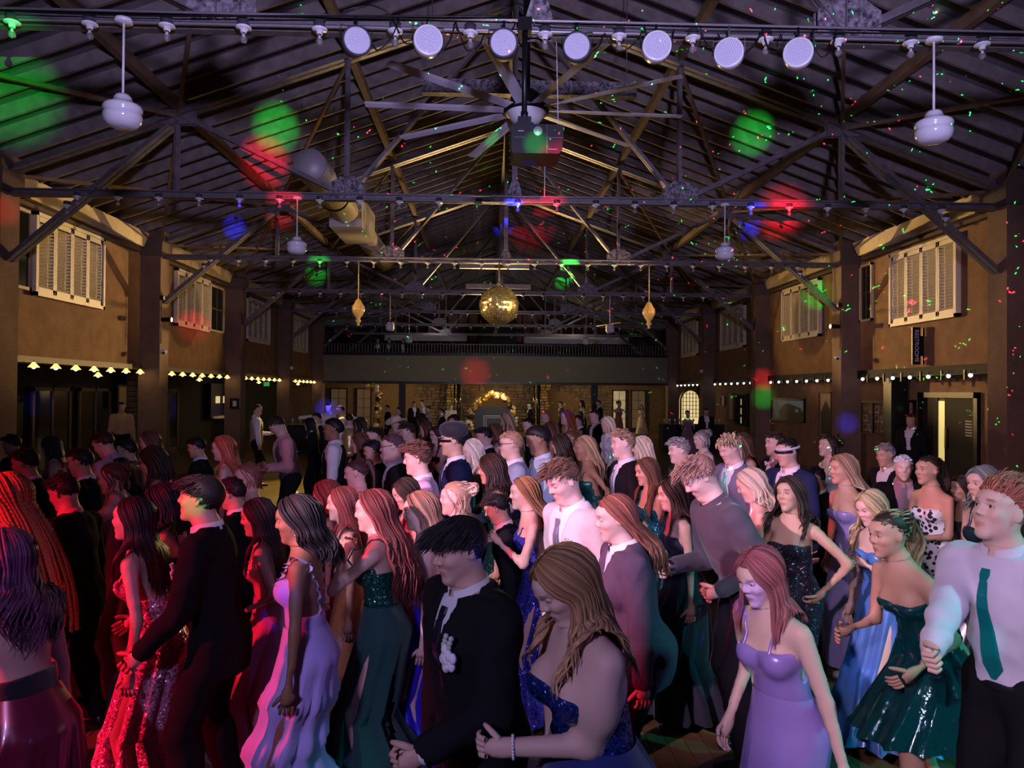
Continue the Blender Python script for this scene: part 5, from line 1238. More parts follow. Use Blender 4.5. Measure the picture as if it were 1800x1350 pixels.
        rg=np.random.default_rng(sd); n={0:60,1:36,2:18,3:8}[lod]; K=16; s0=skullpt(k,A([[-.92,0,.40]]),1.08)[0]; L=hl or .38; P=[]; bk=-k.HR[:,0]
        for j in range(n):
            a=rg.uniform(0,6.3); r=rg.uniform(0,.030); o_=A([0,math.cos(a)*r,math.sin(a)*r*.6]); q=[]
            for t in np.linspace(0,1,K): q.append(s0+o_*(.4+1.6*math.sin(PI*min(1,t+.15)))+bk*(.06*math.sin(min(1,t*2)*PI/2)+.02*t)+A([0,0,.03*math.sin(min(1,t*3)*PI)-L*t**1.25])+A([math.sin(t*L*30+a),math.cos(t*L*30+a),0])*(wave or .006))
            P.append(q)
        P=A(P); v,f=tubes(P,np.full((n,K),{0:.008,1:.011,2:.016,3:.022}[lod])*np.linspace(1,.5,K)[None],5); H.append((v,f,strandcol(n,K,5,HC,rg,tip)))
    elif hs=='braids':
        H.append(cap(puff=.07,front=.55,side=-.1,back=-.8,rough=.01)); rg=np.random.default_rng(sd); n=46; K=46
        x=longhair(k,hr_body,0,HC,hl or .62,.004,n=n,seed=sd,fan=80,vol=.1,toback=.5)
        v,f,c=x; ring=5; KK=26; V3=v.reshape(n,KK,ring,3); cen=V3.mean(2); tt=np.linspace(0,KK-1,KK*4); i0=np.clip(tt.astype(int),0,KK-2); fr=(tt-i0)[None,:,None]; P=cen[:,i0]*(1-fr)+cen[:,i0+1]*fr
        R_=.0085*(1+.30*np.sin(np.arange(KK*4)*2.1))[None]*np.ones((n,1)); v,f=tubes(P,R_,6); H.append((v,f,strandcol(n,KK*4,6,HC,rg,tip,.3)))
    elif hs=='bald': pass
    if hs=='fringe' or kw.get('fringe'):
        if hs=='fringe': H.append(cap(puff=.10,front=.45,side=-.1,back=-.75,rough=.012))
        x=shorthair(k,lod,HC,sd,kw.get('hlen',.085),n={0:1100,1:650,2:150,3:0}[lod] or None,comb=kw.get('comb',(1.0,0,-.35)),curl=.05,up=.25,front=.35); H+= [x] if x else []
    if H:
        v,f,C=merge(H); npmesh('hair',v,f,M_hair,root,C)
    # ---- accessories
    Th=lambda x,y,z: k.H+k.HR@(A([x,y,z])*k.hs)
    for a in acc:
        if a=='hat':
            m_=MB(); q=k.HR; M4=Matrix(q.tolist()); n=32; prof=[(.055,.175),(.075,.17),(.088,.13),(.098,.075),(.10,.068),(.15,.060),(.185,.075),(.19,.083),(.185,.083),(.14,.066),(.10,.075)]; m_.lathe([(.0001,.160)]+prof,tuple(Th(-.012,0,.0)),n,M=M4)
            vs=m_.v; c0=V(*Th(-.012,0,0)); Mi=M4.transposed(); nv=[]
            for p in vs:
                L=Mi@(V(*p)-c0); r=math.hypot(L.x,L.y)
                if r>.12: L.z+=.05*(abs(L.y)/.19)**2-.015*(abs(L.x)/.19)
                else: L.x*=1.05; L.z-=.02*math.exp(-(L.y/.025)**2)*(L.z>.12)
                nv.append(tuple(c0+M4@L))
            m_.v=nv; obj('cowboy_hat',m_,cloth('straw hat',(.72,.58,.40),'matte'),root,label='cream cowboy hat'); 
        if a in('shades','visor','glasses'):
            m_=MB(); z=.016
            if a=='visor': P=[tuple(Th(.108*math.cos(t)-.005,.083*math.sin(t),z)) for t in np.linspace(-1.35,1.35,15)]; m_.tube(P,.011,6)
            else:
                for s in (1,-1):
                    c0=Th(.104,s*.032,z-.002); m_.lathe([(.0001,.003),(.021,.003),(.024,0),(.021,-.003),(.0001,-.003)] if a=='shades' else [(.020,.002),(.023,0),(.020,-.002),(.018,0),(.020,.002)],tuple(c0),16,'X',M=Matrix(k.HR.tolist())); m_.tube([tuple(Th(.104,s*.054,z+.003)),tuple(Th(-.01,s*.082,z+.006))],.0025,5)
                m_.tube([tuple(Th(.106,-.012,z)),tuple(Th(.106,.012,z))],.003,5)
            obj('sunglasses' if a!='glasses' else 'glasses',m_,mat('black lens',(.008,.008,.01),.08),root)
        if a=='whiteband':
            m_=MB(); m_.tube([tuple(Th(-.016+.106*math.cos(t),.084*math.sin(t),.040)) for t in np.linspace(0,2*PI,25)],.011,6); obj('headband',m_,cloth('pale band',(.6,.62,.66),'matte'),root,label='pale band round the forehead')
        if a=='cap':
            m_=MB(); P=[(.086,.0),(.112,.02),(.125,.06),(.115,.10),(.07,.125),(.0001,.13)]; m_.lathe(P,tuple(Th(-.018,0,.045)),24,M=Matrix(k.HR.tolist())); m_.add([tuple(Th(.07,-.07,.05)),tuple(Th(.07,.07,.05)),tuple(Th(.125,.045,.040)),tuple(Th(.14,0,.040)),tuple(Th(.125,-.045,.040))],[(0,1,2,3,4)]); obj('flat_cap',m_,cloth('black cap',(.012,.012,.018),'matte'),root)
        if a=='earring':
            for s in (1,-1):
                m_=MB(); t0=Th(.0,s*.086,-.045); m_.tube([tuple(t0+k.HR@A([.016*math.sin(t),0,.018*math.cos(t)])) for t in np.linspace(0,2*PI,15)],.0018,5); obj('hoop_earring',m_,mat('silver',(.8,.78,.8),.15,.9),root)
        if a=='mask':
            v,f=surf([pe_(Th(.055,0,-.055),(.055,.058,.055),k.HR,.02)],.012); npmesh('bandana',v,f,cloth('blue bandana',(.03,.05,.5),'matte'),root)
        if a in('pearls','beads'):
            i=0 if kw.get('wrist','L')=='L' else 1; W_=k.W[i]*.93+k.E[i]*.07; d=nrm(k.W[i]-k.E[i]); b_=nrm(np.cross(d,A([.3,.2,1]))); c_=np.cross(d,b_); m_=MB()
            for j in range(20): t=2*PI*j/20; m_.ball(tuple(W_+(b_*math.cos(t)+c_*math.sin(t))*.031*min(k.g,1.1)),.0052,8,6)
            obj('pearl_bracelet',m_,mat('pearl',(.8,.78,.82),.2,coat=.5),root)
        if a=='phone':
            i=1; c0=k.W[i]+nrm(k.W[i]-k.E[i])*.09; m_=MB(); m_.box(c0[0]-.004,c0[0]+.004,c0[1]-.035,c0[1]+.035,c0[2]-.02,c0[2]+.12); obj('phone',m_,mat('phone body',(.05,.05,.06),.2),root)
    return root,k
# ---------------------------------------------------------------- the crowd (most face the left, in line dance)
BK=('black',(.006,.006,.010),'suit'); NV=('navy',(.018,.026,.075),'suit'); WS=('white shirt',(.78,.78,.82),'matte'); WB=('white flower',(.85,.85,.88),'matte')
def S(j=BK,**k): return ('suit',dict(jacket=j,**k))
def H_(**k): return ('shirt',k)
def D(nm,c,kd='satin',**k): return ('dress',dict(col=(nm,c,kd),**k))
dn=dict(lean=8,pit=10)
def po(**k): d=dict(dn); d.update(k); return d
P=person
# --- first rows
P('woman with long rust-coloured braids in a dark dress at the left edge',8,836,4.3,185,D('oxblood',(.06,.01,.015),'satin',strap=.012,skirt='sheath'),skin='brown',hair=(.40,.10,.035),hs='braids',hl=.72,pose=po(hs=1.12,LH=(.25,.2,1.05)))
P('woman with bare back in a black lace corset and wine satin skirt, bottom left corner',6,936,3.05,165,D('wine satin',(.22,.02,.05),'satin',bcol=('black lace',(.012,.01,.014),'tulle'),top=.32,back=.20,skirt='aline'),hair=(.12,.04,.08),hs='wavy',hl=.34,toback=.0,pose=po(g=1.08,lean=10,LH=(.2,.28,.95)))
P('woman with long black hair in a strapless pink sequin mermaid gown',232,875,4.0,182,D('rose sequin',(.80,.42,.58),'sequin',skirt='mermaid',top=.35,back=.24),skin='light',hair='black',hs='long',hl=.40,toback=.1,pose=po(lean=12,pit=0,LH=(.03,.27,.86),RH=(.2,-.2,1.0)),acc=('beads',),fan=78)
P('young man in a black suit with shaggy black hair behind the pink sequin gown',352,836,3.9,184,S(bout=('pink flower',(.8,.35,.5),'matte'),bow=('black bow',(.01,.01,.012),'matte')),hair='black',hs='fringe',pose=po(pit=-4,LH=(.30,.20,.92),curl=.4),hlen=.09)
P('woman with straight dark hair in a pink tulle corset gown',452,878,4.6,186,D('pink tulle',(.62,.26,.34),'tulle',skirt='aline',vol=1.4,top=.34,back=.22,strap=.005,bcol=('pink corset',(.75,.30,.34),'satin')),hair='black',hs='long',hl=.42,pose=po(hs=1.05,LH=(.18,.2,1.02)),fan=70)
P('woman in a lavender tiered gown with ruffled straps and hoop earrings',520,874,3.75,184,D('lavender crepe',(.46,.40,.80),'matte',skirt='tier',ruffle=True,top=.38,back=.20),skin='brown',hair='black',hs='wavy',hl=.20,pose=po(lean=3,LH=(.04,.27,.82)),acc=('earring',),fan=80,toback=.8,hvol=.2)
P('woman in a dark green lace-up gown with long wavy hair, hand at her cheek',655,863,4.18,178,D('bottle green',(.008,.085,.06),'sequin',scol=('bottle green cloth',(.008,.06,.05),'matte'),skirt='mermaid',lace=True,strap=.006,top=.37,back=.33),hair='auburn',hs='wavy',hl=.50,pose=po(lean=4,pit=6,LH=(.20,.06,1.40),Lp=(1,.5,-1),RH=(.1,-.25,.85),curl=(1.1,.4)),toback=.5,slit=2.2,wave=.018,fan=84)
P('man in a black suit with a white flower boutonniere in the front row',806,911,2.78,212,S(bout=WB,bsize=1.5,wtop=.06,tie=('black tie',(.015,.015,.03),'satin'),loose=.03),hair='black',hs='fringe',pose=po(lean=7,pit=14,g=1.1,LH=(.34,.20,1.02),curl=1.2),hlen=.10)
P('woman with long light hair in a strapless navy gown looking down',992,975,2.5,200,D('navy tulle',(.012,.03,.20),'tulle',skirt='aline',top=.34,back=.26,bcol=('navy bodice',(.012,.03,.18),'sequin')),skin='fair',hair='light',hs='wavy',hl=.36,pose=po(lean=8,pit=34,g=1.32,hs=1.08,LH=(.34,.02,1.10),curl=(.7,.5)),wave=.016,tip=(.42,.25,.13),acc=('pearls',),fan=60,toback=.3,hvol=.02)
P('person in a loose dark purple-grey jacket with curly auburn hair',1080,872,3.8,186,S(('plum grey',(.09,.065,.10),'suit'),loose=.030,hem=-.20,amp=.016,wtop=.06,but=.30),skin='fair',hair=(.20,.065,.04),hs='wavy',hl=.30,pose=po(g=1.10,lean=10,pit=12),fem=True,fan=88,toback=1.1,wave=.016,hvol=.02,lid=.1)
P('young man in a pale suit with a white boutonniere and tousled hair',990,813,4.42,208,S(('ivory suit',(.62,.60,.60),'suit'),bout=WB,bsize=1.1,tie=('grey tie',(.2,.2,.26),'satin'),amp=.014),skin='fair',hair=(.16,.085,.05),hs='short',pose=po(lean=12,pit=26,LH=(.22,.22,.95)),hlen=.085,lid=.0)
P('woman in a navy sequin gown raising her fist, long light hair',920,840,5.2,186,D('indigo sequin',(.05,.05,.35),'sequin',skirt='mermaid',strap=.005,top=.36,back=.18),skin='light',hair='light',hs='wavy',hl=.42,pose=po(lean=10,pit=4,LH=(.34,.17,1.30),RH=(.1,-.2,1.0),curl=(1.5,.5)),fan=84,toback=.8,tip=(.45,.30,.18))
P('tall man in a dark shirt bending forward with swept light hair',1229,787,4.5,188,H_(shirt=('charcoal shirt',(.055,.045,.065),'matte'),tr=('charcoal trousers',(.03,.026,.038),'suit')),skin='fair',hair=(.30,.17,.12),hs='short',pose=po(lean=24,pit=40,LH=(.24,.16,.98),RH=(.42,-.08,1.05),g=1.06,curl=(1.3,.9)),hlen=.09,comb=(.9,0,-.1),lid=0)
P('woman in a purple gown with straight reddish hair stepping forward',1334,968,2.95,208,D('violet sequin',(.34,.24,.62),'satin',skirt='sheath',strap=.006,top=.36,back=.22),skin='fair',hair=(.30,.09,.10),hs='long',hl=.24,pose=po(lean=14,pit=22,LH=(.02,.30,.84),RH=(.15,-.2,.9)),fan=58,lid=.1)
P('smiling woman in a strapless black sequin dress, hand on hip, wavy dark hair',1388,839,4.8,216,D('black sequin',(.03,.03,.045),'sequin',skirt='sheath',top=.34,back=.28),skin='tan',hair='dark',hs='wavy',hl=.32,pose=po(lean=4,pit=-4,tilt=6,LH=(.05,.22,1.0),Lp=(-.3,1,0),RH=(.2,-.2,1.0)),fan=64,lid=.0)
P('man in a white shirt and teal tie with swept red-brown hair, right edge',1757,847,3.0,200,H_(shirt=('lilac white shirt',(.66,.63,.76),'matte'),tie=('teal tie',(.005,.22,.22),'satin')),skin='fair',hair=(.30,.10,.06),hs='short',pose=po(lean=10,pit=-12,hy=-6,RH=(.56,.06,1.14),LH=(.1,.34,.95),g=1.04,curl=1.4),hlen=.08,comb=(-.6,0,.5))
P('woman with a blond-tipped ponytail in a short teal vinyl dress',1561,900,3.75,192,D('teal vinyl',(.004,.07,.075),'vinyl',top=.33,back=.24,mini=.50,peplum=True),skin='tan',hair='dark',hs='pony',hl=.30,wave=.015,tip=(.50,.40,.22),pose=po(lean=24,pit=8,LH=(.32,.22,.95),RH=(.42,-.12,1.05),drop=.05,feet=((.22,.12),(-.2,-.10))))
P('woman in an iridescent blue gown with long blond hair, fist at her chin',1530,865,4.75,196,D('ice blue',(.10,.24,.62),'satin',skirt='mermaid',top=.36,back=.26),skin='fair',hair=(.42,.32,.17),hs='wavy',hl=.45,pose=po(lean=8,pit=20,LH=(.22,.04,1.24),Lp=(0,1,-1),curl=(1.3,.5)),fan=60)
P('woman in a strapless white gown with black dots, hair tied back',1630,802,6.0,196,D('white dotted',(.72,.76,.78),'dots',skirt='aline',top=.36,back=.28),skin='tan',hair='dark',hs='pony',hl=.34,pose=po(lean=10,pit=0,LH=(.34,.10,1.08),RH=(.3,-.15,1.12)))
P('woman in a lavender satin strapless gown with big wavy highlighted hair',1480,800,5.95,188,D('lilac satin',(.38,.34,.72),'satin',skirt='sheath',top=.34,back=.24),skin='tan',hair=(.24,.15,.08),hs='wavy',hl=.34,tip=(.62,.50,.34),wave=.022,pose=po(lean=8,pit=2),hvol=.25,fan=76,toback=.7)
P('young man in a navy suit with black visor sunglasses and a pale headband',1383,771,6.6,205,S(NV,tie=('blue tie',(.15,.2,.5),'satin')),skin='light',hair='black',hs='buzz',pose=po(lean=6,pit=8),acc=('visor','whiteband'))
P('blond young man in a blue-grey suit with a green tie',1282,767,6.8,200,S(('slate blue',(.16,.18,.26),'suit'),tie=('mint tie',(.2,.6,.42),'satin')),skin='fair',hair=(.55,.42,.26),hs='short',pose=po(lean=10,pit=24),hlen=.10,comb=(.4,.5,.0))
P('man in a black suit and bow tie, face in red light',1362,761,7.8,190,S(bow=WS,bout=WB),hair='dark',pose=po(pit=0))
P('woman with brown hair in a red satin dress behind the blond man',1304,762,8.4,188,D('red satin',(.5,.02,.02),'satin',skirt='sheath',strap=.006),skin='fair',hair='brown',hs='long',hl=.3,pose=po())
P('woman in a pale pink top with tousled blond hair, seen from behind',1319,828,5.4,160,D('blush',(.66,.42,.42),'satin',skirt='aline',back=.42,top=.40,strap=.012),skin='fair',hair=(.45,.38,.27),hs='wavy',hl=.22,pose=po(lean=12,pit=24),fan=80,toback=.6,tip=(.6,.55,.42))
P('woman with pinned-up dark hair in greenish light by the right column',1455,766,8.2,190,D('grey green satin',(.22,.26,.26),'satin',skirt='aline',strap=.01),hair='dark',hs='updo',pose=po(pit=-6),acc=('earring',))
P('grey-haired figure in a dark jacket far right of the dance floor',1556,781,7.6,200,S(),hair='grey',hs='short',pose=po(pit=10),skin='tan')
P('person in a pale knitted cap with a dark jacket and light lapel',1588,800,6.5,245,S(shirt=('pink shirt',(.5,.3,.35),'matte')),skin='fair',hair=(.55,.58,.62),hs='buzz',pose=po(pit=4))
P('woman with teal-lit hair in a dark dress beside the lit door',1727,820,5.0,190,D('dark teal',(.01,.03,.035),'satin',skirt='aline',strap=.01),hair=(.12,.14,.13),hs='wavy',hl=.22,pose=po(pit=6),fan=70,fem=True)
P('man in a dark suit standing against the right wall by the post',1601,728,14.4,215,S(),hair='dark',pose=dict(lean=0,pit=4),skin='tan')
P('grey-haired man in a black suit behind the tall man, hands clasped',1193,771,7.2,188,S(bow=('black bow',(.01,.01,.012),'matte')),skin='fair',hair='grey',pose=po(lean=8,pit=6,LH=(.34,.08,1.12),RH=(.34,-.08,1.12)),hlen=.07)
P('young man with curly light-brown hair in a black suit',1094,757,6.9,190,S(tie=('grey tie',(.2,.2,.26),'satin')),skin='fair',hair=(.30,.19,.11),hs='short',pose=po(lean=4,pit=4),hcurl=.35,hlen=.07,up=.5)
P('blond woman with straight hair behind the curly-haired man',1127,768,7.9,178,D('black cloth',(.02,.02,.025),'matte',skirt='aline',back=.42,strap=.01),skin='fair',hair=(.58,.46,.32),hs='long',hl=.30,pose=po())
P('woman in a long teal sequin gown with dark hair, arms folded',1136,806,6.3,196,D('peacock sequin',(.01,.12,.16),'sequin',skirt='mermaid',top=.35,back=.24,strap=.006),skin='tan',hair='brown',hs='long',hl=.42,pose=po(LH=(.26,-.06,1.12),RH=(.26,.06,1.15)),fan=60)
P('woman in a dark green dress with highlighted hair, in shadow',1027,768,7.6,184,D('forest satin',(.01,.07,.06),'satin',skirt='aline',top=.35,back=.2,strap=.006),skin='brown',hair=(.28,.17,.09),hs='wavy',hl=.34,pose=po(LH=(.02,.24,1.0),Lp=(-.6,1,0)),fan=80,toback=.5)
P('man with a black afro in a pale blue shirt',944,753,7.2,190,H_(shirt=('ice shirt',(.52,.58,.70),'matte'),tie=('pale tie',(.4,.42,.5),'satin')),skin='brown',hair='black',hs='afro',pose=po(lean=8,pit=16,LH=(.1,.26,.95)))
P('man in a light grey suit with round sunglasses and a red-lit face',897,759,6.95,186,S(('light grey',(.34,.36,.46),'suit'),tie=('blue tie',(.15,.2,.5),'satin'),hem=-.20),skin='light',hair=(.35,.2,.12),hs='short',pose=po(lean=6,pit=2,LH=(.36,.20,1.02),curl=1.2),acc=('shades',),hlen=.03)
P('man in a navy suit with a black flat cap and wraparound sunglasses',795,752,6.8,188,S(NV,tie=('navy tie',(.04,.05,.14),'satin')),skin='tan',hair='black',hs='buzz',pose=po(lean=4,pit=2),acc=('visor','cap'))
P('smiling woman with silver-blond wavy hair in an emerald dress',829,774,7.7,200,D('emerald satin',(.01,.22,.14),'satin',skirt='mermaid',strap=.006,top=.36,back=.22),skin='fair',hair=(.60,.52,.42),hs='wavy',hl=.34,pose=po(lean=10,pit=14,LH=(.3,.2,1.0)))
P('man with glasses in an open black jacket over a pale blue shirt',688,763,7.0,190,S(BK,shirt=('pale blue shirt',(.45,.55,.78),'matte'),but=.0,wtop=.12),skin='fair',hair=(.10,.05,.06),hs='buzz',pose=po(lean=6,pit=6),acc=('glasses',))
P('young man in a light pink suit with a wavy brown quiff',733,781,6.0,186,S(('pale pink suit',(.66,.48,.62),'suit'),tie=('pink tie',(.5,.3,.4),'satin')),skin='fair',hair=(.13,.06,.04),hs='short',pose=po(lean=6,pit=6),hlen=.10,comb=(.7,0,.2),hcurl=.35)
P('woman with a curled blond updo in a black strapless dress',798,848,5.0,184,D('black satin',(.012,.012,.018),'satin',skirt='aline',top=.35,back=.3,strap=.006),skin='fair',hair=(.48,.30,.19),hs='updo',pose=po(lean=6,pit=2),tip=(.7,.5,.36))
P('woman with light brown layered hair in a royal blue gown',737,866,4.45,184,D('royal blue',(.03,.02,.55),'satin',skirt='mermaid',strap=.005,top=.36,back=.15),skin='fair',hair=(.25,.13,.08),hs='wavy',hl=.26,pose=po(lean=6,pit=8),fan=82,toback=.5,tip=(.45,.28,.2))
P('woman with dark centre-parted hair between the pink suit and the updo',712,843,5.5,206,D('dusky',(.08,.04,.08),'satin',skirt='aline',strap=.006),skin='light',hair='dark',hs='long',hl=.3,pose=po(lean=4,pit=22),fan=56,lid=0)
P('smiling woman in an orange-gold satin gown with dark hair',600,857,4.9,192,D('copper satin',(.72,.32,.14),'satin',skirt='sheath',top=.34,back=.2,strap=.005),skin='light',hair='auburn',hs='long',hl=.34,pose=po(lean=8,pit=4),fan=66)
P('woman with brown hair tied low, in a deep violet dress',625,810,6.35,184,D('deep violet',(.05,.015,.09),'satin',skirt='aline',strap=.006,top=.36),skin='fair',hair=(.07,.03,.025),hs='pony',hl=.3,pose=po(lean=4,pit=12),lid=0)
P('man in a black waistcoat over a white shirt, watching the dancers',584,738,9.3,188,H_(vest=BK,tie=('black tie',(.015,.015,.03),'satin')),skin='brown',hair='black',hs='afro',pose=po(lean=2,pit=2),zs=None)
P('man in a brown waistcoat and pink shirt looking down at his hands',487,737,10.4,205,H_(shirt=('rose shirt',(.7,.3,.32),'matte'),vest=('brown vest',(.10,.06,.06),'suit'),tie=('white tie',(.7,.68,.75),'satin')),skin='light',hair='dark',pose=po(lean=12,pit=42,LH=(.30,.06,1.06),RH=(.30,-.06,1.06)))
P('man in a white shirt and tan waistcoat standing by the second left column',453,710,17.5,20,H_(vest=('tan vest',(.30,.24,.18),'suit')),skin='light',hair='dark',pose=dict(lean=0,pit=4,LH=(.3,.15,1.1)))
P('red-haired woman in a pink off-shoulder dress lit bright red',391,767,7.5,186,D('pink off shoulder',(.7,.35,.35),'satin',skirt='aline',top=.40,back=.36),skin='fair',hair=(.45,.10,.05),hs='long',hl=.34,pose=po(pit=8),fan=84)
P('long-haired young woman in a dark dress before the first left column',262,758,8.6,188,D('dark red cloth',(.10,.02,.02),'matte',skirt='aline',strap=.01),hair='brown',hs='long',hl=.3,pose=po(),fan=84)
P('man in a black waistcoat and grey shirt bending away, back to the room',182,763,7.8,172,H_(shirt=('grey shirt',(.34,.36,.46),'matte'),vest=BK),hair='dark',pose=po(lean=26,pit=30,LH=(.42,.3,1.0),RH=(.4,-.3,1.0)))
P('woman in a pink strapless dress with braided updo and hoop earrings',434,815,6.0,215,D('pink strapless',(.75,.32,.38),'satin',skirt='aline',top=.36,back=.34),skin='light',hair=(.22,.08,.06),hs='updo',pose=po(lean=4,pit=6,hy=-12),acc=('earring',))
P('woman in a bright red gown with curly dark hair, profile in red light',317,834,5.65,184,D('scarlet',(.55,.02,.02),'sequin',skirt='sheath',strap=.005,top=.34,back=.16),skin='light',hair='dark',hs='updo',pose=po(lean=4,pit=0))
P('woman in a long taupe gown with her arm stretched forward',197,815,5.7,186,D('taupe',(.22,.15,.12),'matte',skirt='aline',top=.42,back=.40,strap=.02),skin='light',hair='brown',hs='updo',pose=po(lean=5,pit=10,LH=(.52,.12,1.16)))
P('woman with glasses and dark wavy hair in a strappy dark dress',268,788,6.6,196,D('plum dark',(.10,.02,.03),'satin',skirt='sheath',strap=.006),skin='light',hair='dark',hs='wavy',hl=.3,pose=po(pit=20,lean=8),acc=('glasses',),fan=66)
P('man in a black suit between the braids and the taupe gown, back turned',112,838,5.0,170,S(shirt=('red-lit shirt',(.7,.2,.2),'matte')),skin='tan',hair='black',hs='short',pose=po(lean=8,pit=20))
P('man in a black suit in deep shadow near the left edge',44,790,6.3,185,S(),skin='tan',hair='black',pose=po())
P('woman in a black gown in shadow behind the man with the black suit',285,852,4.75,190,D('shadow black',(.01,.01,.012),'matte',skirt='aline',strap=.01),skin='tan',hair='black',hs='wavy',hl=.3,pose=po())
P('man in a black suit behind the pink tulle gown, back of his head to us',408,842,5.4,172,S(),skin='tan',hair='black',hs='short',pose=po())
P('woman in a burgundy dress with auburn hair behind the lavender gown',572,846,5.6,184,D('burgundy',(.18,.01,.02),'satin',skirt='aline',strap=.006),skin='light',hair='auburn',hs='wavy',hl=.3,pose=po())
P('woman in a glittering dark gown with loose curls, behind the red-lit man',862,800,6.05,180,D('dark green sequin',(.01,.05,.045),'sequin',skirt='mermaid',top=.35,strap=.005),skin='tan',hair='dark',hs='wavy',hl=.28,pose=po())
P('man in a black suit behind the raised fist, only his shoulder lit',872,872,5.45,176,S(),skin='tan',hair='black',hs='short',pose=po(lean=16,pit=25))
P('woman in a dark navy gown behind the tall man in the dark shirt',1180,842,5.2,186,D('ink gown',(.01,.012,.03),'matte',skirt='aline',strap=.01),skin='light',hair='dark',hs='long',hl=.3,pose=po())
P('man in a black suit behind the woman with the hand on her hip',1432,822,6.9,186,S(),skin='tan',hair='black',pose=po())
P('woman in a black dress behind the dotted gown, dim',1690,836,6.1,190,D('dim black',(.012,.012,.014),'matte',skirt='aline',strap=.01),skin='tan',hair='dark',hs='long',hl=.3,pose=po())
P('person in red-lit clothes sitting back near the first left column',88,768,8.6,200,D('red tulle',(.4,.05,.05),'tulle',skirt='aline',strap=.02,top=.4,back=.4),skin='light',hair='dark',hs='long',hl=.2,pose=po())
P('man in a dark suit in the left arcade shadow',20,765,9.2,185,S(),hair='black',skin='tan',pose=po())
P('dark-suited man left of the bending waistcoat man',140,790,6.5,188,S(),hair='black',skin='tan',pose=po())
P('young man in a dark shirt beside the long-haired woman at the left column',222,774,8.0,186,H_(shirt=('wine shirt',(.12,.02,.03),'matte')),hair='black',skin='tan',pose=po())
P('man in a dark suit looking left behind the red-haired woman',345,770,8.8,188,S(),hair='black',skin='tan',pose=po())
P('waiter in a tan shirt standing in the dark left room',214,700,19.2,-60,H_(shirt=('tan shirt',(.45,.28,.15),'matte')),skin='tan',hair='dark',pose=dict(lean=0,pit=4))
# --- middle distance
P('man in a cream cowboy hat and white shirt',697,737,13.2,215,H_(shirt=WS),skin='light',hair='brown',pose=po(lean=4,pit=14),acc=('hat',))
P('young woman facing the stage with one hand raised, dark bob',655,752,10.2,228,D('dark slip',(.05,.03,.04),'satin',skirt='aline',strap=.006),skin='fair',hair='dark',hs='pony',hl=.2,pose=po(lean=8,RH=(.3,-.2,1.25)))
P('young man with a middle parting and a light collar',716,745,10.8,195,S(('plum suit',(.10,.05,.09),'suit')),skin='fair',hair='dark',hlen=.08,pose=po())
P('woman clapping, round glasses and dark hair',767,750,10.6,215,D('black glitter',(.03,.02,.04),'sequin',skirt='aline',strap=.01),skin='fair',hair='dark',hs='long',hl=.25,pose=po(LH=(.30,.04,1.30),RH=(.30,-.04,1.30)),acc=('glasses',))
P('woman with auburn hair in a brown dress behind the clapping woman',748,742,12.0,205,D('brown satin',(.2,.08,.04),'satin',skirt='aline',strap=.01),skin='light',hair='brown',hs='long',hl=.3,pose=po())
P('woman with short dark hair and bare shoulders near the mirror ball',797,730,14.0,235,D('rust halter',(.3,.1,.05),'satin',skirt='aline',strap=.01),skin='light',hair='dark',hs='updo',pose=po())
P('woman with raised palms and curly dark hair, left of the balloon arch sign',868,746,10.8,184,D('brown gown',(.16,.08,.05),'satin',skirt='sheath',strap=.006),skin='light',hair='brown',hs='wavy',hl=.3,pose=po(LH=(.30,.10,1.40),RH=(.32,-.1,1.35)))
P('woman with straight blond hair in front of the black board',890,727,13.6,190,D('nude gown',(.4,.25,.18),'satin',skirt='sheath',strap=.006),skin='fair',hair=(.50,.36,.20),hs='long',hl=.34,pose=po())
P('man in black holding a hand to his chin right of the board',928,735,12.4,188,S(),skin='fair',hair='black',pose=po(LH=(.2,.05,1.4)))
P('red-haired woman in a green gown, face in blue light',995,716,13.4,195,D('green gown',(.01,.20,.12),'satin',skirt='sheath',strap=.006,top=.35,back=.2),skin='fair',hair='red',hs='long',hl=.45,pose=po(pit=-4),fan=84)
P('man in a black suit with a white flower, reaching to the blond woman',1044,714,14.5,200,S(bout=WB),skin='fair',hair='dark',pose=po(pit=10,LH=(.4,.1,1.1)))
P('blond woman in a pale blue open jacket',1066,734,12.6,195,S(('ice jacket',(.5,.56,.62),'suit'),but=-.1,wtop=.1),fem=True,skin='fair',hair=(.62,.54,.36),hs='wavy',hl=.2,pose=po(),fan=78)
P('woman with wavy brown hair seen from behind, thin straps',968,742,11.0,165,D('black slip',(.015,.015,.02),'satin',skirt='aline',strap=.006,back=.2),skin='fair',hair='brown',hs='wavy',hl=.35,pose=po())
P('young man with reddish curly hair among dark suits',958,722,16.0,190,S(('green grey suit',(.05,.06,.05),'suit')),skin='fair',hair='ginger',pose=po())
P('man in a dark suit just behind the green-gowned woman',1015,730,15.4,185,S(),skin='light',hair='dark',pose=po())
P('woman with dark hair in a grey dress, right of the cowboy hat',740,728,16.0,190,D('grey gown',(.15,.15,.17),'satin',skirt='aline',strap=.01),skin='light',hair='dark',hs='long',hl=.3,pose=po())
P('young woman in a copper dress left of the cowboy hat',633,735,13.6,195,D('copper gown',(.45,.14,.06),'satin',skirt='sheath',strap=.006),skin='light',hair='dark',hs='long',hl=.4,pose=po())
P('man in a tan waistcoat with his back to the stage',614,727,15.0,100,H_(vest=('gold vest',(.45,.28,.08),'satin')),skin='light',hair='dark',pose=po())
P('young man in a white shirt and black waistcoat by the left lobby doors',598,713,19.5,190,H_(vest=BK),skin='tan',hair='dark',pose=po())
